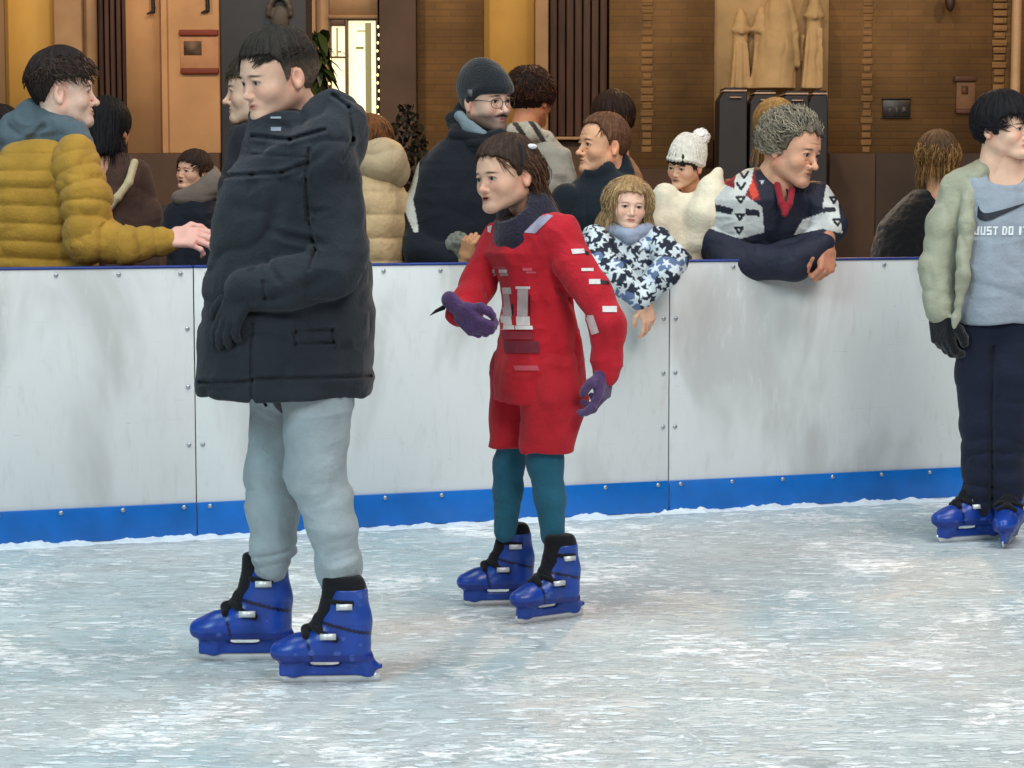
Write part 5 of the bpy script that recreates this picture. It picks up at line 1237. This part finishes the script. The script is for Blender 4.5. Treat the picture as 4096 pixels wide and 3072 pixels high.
# ---- K: man with reddish brown hair looking left
d = 8.3
K = person(2400, 1300, d, 'man with short reddish brown hair in a dark zipped jacket looking left')
h = Head(2412, 588, d, 63, -2, 0, .98); hv = h.head((226, 170, 134), brow=(110, 74, 52), lip=(176, 112, 90), nose=1.1, old=1, neck=(0, -.05, -.18), stubble=.08); lg = legs(h, d); body(K, [hv, (lg[0], lg[1], DARKC)])
h.shell('hair', K, (98, 66, 48), thick=.009, top=.016, freq=26, zl=[(-.13, -.055), (-.045, -.05), (-.03, -.0), (-.014, .02), (.004, .022), (.012, -.0), (.022, .02), (.04, .055), (.06, .085), (.13, .1)])
V, F, C = h.locks('s', K, (96, 62, 46), n=700, length=.035, lift=.12, r=.0016, region=lambda p: p[2] > .06 and p[1] < .05, t=.008, seed=20, color2=(130, 84, 58), fwd=-.8); qmesh('strands', V, F, M_hair, K, C)
g = Sculpt(.0055); g.loft(LS([(2420, 1260, 205, .17), (2420, 1000, 205, .17), (2420, 860, 205, .165), (2425, 780, 185, .14), (2430, 720, 130, .11), (2425, 690, 85, .085)], d), yaw=-15, k=.05)
g.chain([pt(2400, 720, d - .03), pt(2395, 690, d - .04)], [.075, .07], .02).chain([pt(2490, 690, d + .02), pt(2480, 650, d + .04)], [.05, .045], .03); g.ell(pt(2385, 660, d - .03), (.055, .07, .05), .01, neg=True)
g.arm([pt(2270, 800, d - .06), pt(2235, 950, d - .08)], [.065, .06], .03); g.post.append(folds(.006, (7, 7, 10), off=6)); g.post.append(lambda Q, v: v + .006 * np.exp(-((UV(Q)[0] - 2330 - (UV(Q)[1] - 700) * .1) / 5.) ** 2) * (Q[:, 1] < d)); garment('jacket', g, M_cloth, K, (26, 34, 42), var=.1)

# ---- P: blond person hidden behind the grey-haired man
d = 9.2
Pp = person(3120, 1300, d, 'person with tousled blond hair hidden behind the grey-haired man, only hair showing')
h = Head(3098, 520, d, 170, 4, 0, 1.02); hv = h.head((204, 150, 118)); lg = legs(h, d); body(Pp, [hv, (lg[0], lg[1], DARKC)])
h.shell('hair', Pp, (150, 112, 66), thick=.014, top=.012, zl=[(-.2, -.1), (-.03, -.09), (.02, -.06), (.06, .03), (.13, .07)])
V, F, C = h.locks('s', Pp, (160, 122, 74), n=600, length=.11, lift=.15, r=.0022, t=.014, seed=21, gravity=.8, color2=(112, 78, 44), dirf=lambda p, r_: (p[0] * 6, -.2, -.8)); qmesh('strands', V, F, M_hair, Pp, C)
simple_coat('coat', Pp, [(3100, 1260, 140, .15), (3100, 800, 135, .15), (3100, 720, 100, .11), (3098, 640, 56, .08)], d, 0, (46, 36, 44))

# ---- N: toddler in the white bobble hat
d = 8.2
N_ = person(2745, 1300, d, 'toddler in a white bobble hat and cream fleece coat beside the grey-haired man')
h = Head(2742, 668, d, 38, 12, -6, .76); hv = h.head((220, 172, 142), brow=(70, 52, 42), child=True, lip=(140, 86, 76), iris=(30, 24, 22), neck=(0, -.04, -.12)); 
core = inner([([pt(2740, 900, d), pt(2740, 1200, d)], [.06, .09]), ([pt(2720, 1200, d), np.array([pt(2720, 1200, d)[0], d, .04])], [.08, .04])]); body(N_, [hv, (core[0], core[1], DARKC)])
h.shell('hair', N_, (40, 30, 26), thick=.006, top=.004, zl=[(-.2, -.05), (-.02, -.04), (.03, -.02), (.05, .02), (.13, .03)])
pc = P(2803, 549, d + .02); tl = ((pc - h.c) @ h.M) / h.s
g = Sculpt(.0035); g.ell((0, -.02, .05), (.092, .112, .09)).chain([(0, -.03, .11), tuple(tl * .86)], [.06, .03], .06)
def ht(Q, v):
    x, y, z = Q.T; zl = np.interp(y, [-.13, -.05, .0, .05, .09], [-.03, -.012, .01, .036, .042]); v = np.maximum(v, (zl - z) * .85)
    v = v - .008 * np.exp(-((z - zl - .014) / .012) ** 2); ph = np.arctan2(x, y + .03); return v + .0018 * np.sin(ph * 34) + .002 * (vn(Q * 90) - .5)
g.post.append(ht); V, F = g.mesh(); hat = qmesh('knitted_hat', h.w(V), F, M_knit, N_, np.tile(lin((222, 214, 200)), (len(V), 1)))
g = Sculpt(.003); g.ell(pc, (.034, .034, .034), .01); g.post.append(lambda Q, v: v + .010 * (vn(Q * 120) - .5) + .008 * (vn(Q * 260) - .5)); V, F = g.mesh(); qmesh('pompom', V, F, M_knit, hat, np.tile(lin((236, 228, 220)), (len(V), 1)))
g = Sculpt(.0045)
g.loft(LS([(2745, 1230, 95, .12), (2740, 1040, 95, .12), (2735, 880, 98, .12), (2735, 815, 88, .10), (2738, 785, 60, .08)], d), k=.04)
g.chain([pt(2660, 790, d - .04), pt(2655, 900, d - .08), pt(2690, 990, d - .1)], [.055, .05, .042], .03)
g.chain([pt(2790, 960, d - .1), pt(2815, 860, d - .1), pt(2845, 760, d - .07), pt(2872, 690, d - .03)], [.045, .062, .05, .024], .03)
g.chain([pt(2680, 795, d - .02), pt(2730, 805, d - .05), pt(2800, 785, d - .04)], [.022, .022, .022], .02)
g.post.append(lambda Q, v: v + .002 * (vn(Q * 150) - .5)); g.post.append(folds(.006, (7, 7, 4))); garment('fleece_coat', g, M_cloth, N_, (226, 214, 190), var=.1)
g = Sculpt(.004); g.chain([pt(2700, 1010, d - .13), pt(2740, 1040, d - .16)], [.035, .028], .01); g.post.append(lambda Q, v: v + .006 * (vn(Q * 90) - .5)); garment('mitten', g, M_knit, N_, (58, 44, 42), var=.4)

# ---- M: little girl leaning over the barrier
d = FY(2500) + .12
M_ = person(2500, 1300, d, 'little blond girl in a star-patterned jacket hanging her arm over the barrier')
h = Head(2512, 826, d - .05, -8, 6, -4, .83); hv = h.head((240, 196, 172), brow=(150, 112, 84), child=True, lip=(200, 118, 110), iris=(74, 70, 66), neck=(0, -.04, -.12), browh=.7)
core = inner([([pt(2500, 980, d), pt(2500, 1250, d + .05)], [.07, .09]), ([pt(2500, 1250, d + .05), np.array([pt(2500, 1200, d)[0], d + .08, .04])], [.08, .05])])
hd = hand(pt(2582, 1212, d - .26), (.18, .05, -1), (.55, -.8, 0), .78, (.35, .5, .6, .7), .5, color=(226, 176, 148), fore=.08)
body(M_, [hv, hd, (core[0], core[1], DARKC)])
h.shell('hair', M_, (158, 126, 88), thick=.016, top=.014, freq=20, zl=[(-.2, -.1), (-.02, -.1), (.0, -.05), (.02, -.01), (.045, .035), (.075, .066), (.13, .075)])
V, F, C = h.locks('s', M_, (196, 166, 124), n=2600, length=.27, lift=.08, r=.0015, t=.014, seed=22, gravity=1.1, curl=.2, segs=12, var=.3, color2=(140, 110, 76), region=lambda p: p[2] > -.01 and (p[1] < .05), dirf=lambda p, r_: (np.sign(p[0]) * .9, -.1 if p[1] > 0 else -.3, -.7), conform=.35)
qmesh('curls', V, F, M_hair, M_, C)
STAR = []; rg = random.Random(4)
for i in range(7000):
    x, y = rg.uniform(2300, 2740), rg.uniform(880, 1230)
    if all((x - a) ** 2 + (y - b_) ** 2 > 35 ** 2 for a, b_, _, _ in STAR): STAR.append((x, y, rg.uniform(0, 6.28), rg.uniform(21, 27)))
def stars(V, C):
    u, w = UV(V); wa = (vn(V * 30) - .5) * 22; wb = (vn(V * 30 + 9) - .5) * 22; u = u + wa; w = w + wb
    m = np.zeros(len(V)); 
    for a, b_, t0, r_ in STAR:
        dx, dy = u - a, w - b_; rr = np.hypot(dx, dy); th = np.arctan2(dy, dx) - t0
        k = np.abs(((th / (2 * math.pi / 5)) % 1) - .5) * 2; rad_ = r_ * (.48 + .55 * k ** 1.4); m = np.maximum(m, rr < rad_)
    n = vn(V * 16); base = np.where((n > .62)[:, None], lin((98, 116, 152)), lin((36, 42, 58)))
    return np.where(m[:, None] > 0, lin((214, 222, 226)), base)
g = Sculpt(.0038)
g.loft(LS([(2500, 1140, 140, .11), (2505, 1060, 150, .12), (2505, 980, 158, .115), (2500, 930, 140, .09), (2500, 900, 90, .07)], d), k=.03)
g.arm([pt(2385, 960, d - .06), pt(2400, 1050, d - .18), pt(2470, 1110, d - .26), pt(2560, 1188, d - .26)], [.058, .056, .052, .046], .025)
g.arm([pt(2630, 960, d - .06), pt(2690, 1040, d - .17), pt(2660, 1090, d - .25), pt(2590, 1160, d - .25)], [.052, .052, .05, .045], .025)
g.post.append(crumple(.005, 2)); garment('star_jacket', g, M_nylon, M_, (36, 42, 58), pattern=stars)
g = Sculpt(.004); g.chain([pt(2440, 915, d - .06), pt(2515, 945, d - .11), pt(2590, 915, d - .06)], [.028, .028, .028], .02); g.post.append(folds(.006)); garment('collar', g, M_cloth, M_, (150, 158, 178), var=.3)

# ---- O: grey-haired man leaning on the barrier in a tracksuit top
d = FY(3150) + .16
O = person(3080, 1300, d, 'grey curly-haired man in a navy and white tracksuit top leaning over the barrier')
h = Head(3166, 602, d - .12, -48, 16, -4, 1.10); hv = h.head((222, 168, 138), brow=(92, 78, 66), lip=(150, 98, 86), nose=1.15, old=1, neck=(0, -.07, -.19), stubble=.1, iris=(48, 38, 32)); lg = legs(h, d + .12)
hd = hand(pt(3312, 985, d - .27), (-.1, -.25, -.9), (.6, -.8, 0), 1.05, (1.0, 1.15, 1.2, 1.25), .7, rh=False, color=(196, 134, 106), fore=.03)
nk = Sculpt(.006); nk.chain([h.w((0, -.03, -.08)), pt(3110, 760, d - .08), pt(3130, 830, d - .05)], [.058, .062, .05], .03); nm, nf = nk.mesh()
body(O, [hv, hd, (nm, nf, lin((206, 154, 126))), (lg[0], lg[1], DARKC)])
h.shell('hair', O, (98, 90, 78), thick=.012, top=.012, freq=9, var=.5, amp=.010, zl=[(-.14, -.075), (-.05, -.07), (-.03, -.03), (-.016, .012), (.004, .012), (.012, -.015), (.026, -.0), (.04, .045), (.06, .075), (.13, .085)])
V, F, C = h.locks('s', O, (134, 126, 112), n=1000, length=.062, lift=.75, r=.0026, t=.013, seed=23, curl=.6, var=.5, color2=(160, 148, 128), dirf=lambda p, r_: (p[0] * 2, -1.0, .35 - p[1] * 4 - .3 * (p[1] < -.02)), region=lambda p: (p[2] > -.03 and p[1] < .02) or (p[2] > .06 and p[1] < .07), conform=.2, segs=8); qmesh('curls', V, F, M_hair, O, C)
def inpoly(u, w, poly):
    c = np.zeros(len(u), bool); n = len(poly)
    for i in range(n):
        x0, y0 = poly[i]; x1, y1 = poly[(i + 1) % n]
        m = ((y0 > w) != (y1 > w)) & (u < (x1 - x0) * (w - y0) / (y1 - y0 + 1e-9) + x0); c ^= m
    return c
WH = (196, 198, 196)
def track(V, C):
    u, w = UV(V); C = C.copy()
    def P_(poly, col):
        C[inpoly(u, w, poly) & (V[:, 1] < d + .12)] = lin(col)
    P_([(2890, 730), (3010, 640), (3040, 800), (2900, 820)], (128, 30, 40)); P_([(2985, 720), (3010, 715), (3035, 780), (3010, 800)], (210, 70, 50))
    P_([(2800, 770), (2860, 720), (2950, 760), (3050, 830), (3056, 930), (2960, 955), (2870, 925), (2800, 900)], WH)
    P_([(2800, 800), (2935, 835), (2925, 860), (2800, 830)], (30, 32, 44)); P_([(2980, 835), (3036, 840), (3040, 866), (2984, 862)], (30, 32, 44))
    P_([(2938, 720), (2960, 668), (3018, 655), (3005, 730), (2975, 790), (2985, 945), (2938, 945)], (206, 208, 204))
    P_([(3175, 940), (3210, 880), (3290, 850), (3345, 870), (3372, 930), (3350, 930), (3290, 915)], WH)
    P_([(3290, 830), (3305, 740), (3330, 690), (3352, 800), (3370, 935), (3335, 920)], (206, 208, 204))
    P_([(3285, 832), (3340, 828), (3345, 846), (3285, 850)], (30, 32, 44))
    for (cx_, cy_) in ((2976, 700), (2964, 745), (2962, 800), (2960, 868), (2956, 922), (3336, 800), (3350, 890)):
        for (a, b_, c_, e_) in ((-16, -12, 0, 12), (16, -12, 0, 12), (-16, -12, 16, -12)):
            ab = np.array([c_ - a, e_ - b_]); t = np.clip(((u - cx_ - a) * ab[0] + (w - cy_ - b_) * ab[1]) / (ab @ ab), 0, 1)
            if b_ == e_ and cy_ < 780: continue
            C[(np.hypot(u - cx_ - a - t * ab[0], w - cy_ - b_ - t * ab[1]) < 5) & (V[:, 1] < d)] = lin((28, 30, 42))
    P_([(3040, 722), (3056, 722), (3048, 738)], (200, 200, 206))
    return C
g = Sculpt(.0045)
g.loft(LS([(3040, 1240, 230, .17, .12), (3045, 1060, 245, .17, .08), (3055, 920, 255, .165, .02), (3065, 800, 225, .15, -.02), (3070, 730, 165, .12, -.03), (3075, 670, 95, .09, -.02)], d), yaw=14, k=.05)
g.arm([pt(2920, 800, d + .02), pt(2860, 950, d - .03), pt(2930, 1045, d - .14), pt(3180, 1052, d - .25), pt(3250, 1000, d - .26), pt(3292, 972, d - .26)], [.085, .08, .072, .066, .052, .042], .03)
g.arm([pt(3260, 800, d - .06), pt(3325, 900, d - .10), pt(3250, 990, d - .16), pt(3100, 1030, d - .2)], [.075, .058, .055, .055], .03)
g.cap(pt(3105, 690, d - .06), pt(3135, 820, d - .15), .050, .022, .02, neg=True); g.ell(pt(3120, 700, d - .08), (.075, .09, .06), .02, neg=True)
g.post.append(twist(.007, 1, -.6, f=14, along=4, off=1)); g.post.append(crumple(.005, 7)); garment('tracksuit_top', g, M_nylon, O, (34, 36, 52), pattern=track)
g = Sculpt(.004); g.chain([pt(3108, 740, d - .155), pt(3125, 810, d - .2), pt(3138, 855, d - .215)], [.013, .012, .009], .008).chain([pt(3168, 760, d - .15), pt(3158, 815, d - .2), pt(3138, 860, d - .215)], [.013, .012, .009], .008); garment('polo_collar', g, M_cloth, O, (140, 34, 46))

# ---- Q: person with brown-blond bob seen from behind
d = 9.7
Qp = person(3700, 1300, d, 'person with a brown and blond bob seen from behind in a black coat')
h = Head(3748, 640, d, 175, 4, 0, 1.0); hv = h.head((204, 150, 118)); lg = legs(h, d); body(Qp, [hv, (lg[0], lg[1], DARKC)])
h.shell('hair', Qp, (84, 62, 44), thick=.018, top=.014, freq=16, zl=[(-.2, -.11), (.0, -.11), (.03, -.06), (.06, .03), (.13, .07)])
def qd(p, r_): return (p[0] * 9, -.5, -1)
V, F, C = h.locks('s', Qp, (52, 40, 34), n=400, length=.07, lift=.1, r=.0024, t=.02, seed=24, gravity=.5, color2=(70, 52, 38), region=lambda p: p[2] > .07, dirf=qd)
V2, F2, C2 = h.locks('s', Qp, (150, 112, 66), n=800, length=.14, lift=.12, r=.0024, t=.018, seed=25, gravity=.9, curl=.3, segs=9, color2=(92, 66, 42), region=lambda p: -.01 < p[2] < .085, dirf=qd, conform=.4)
V, F, C = merge([(V, F, C), (V2, F2, C2)]); qmesh('curls', V, F, M_hair, Qp, C)
simple_coat('coat', Qp, [(3640, 1260, 155, .17), (3640, 1000, 152, .17), (3655, 900, 140, .15), (3690, 820, 105, .12), (3720, 760, 66, .08)], d, 0, (15, 15, 18), m_=M_knit, post=[lambda Q, v: v + .008 * (vn(Q * 50) - .5)], arms=[([pt(3560, 930, d), pt(3535, 1050, d)], [.06, .055])])
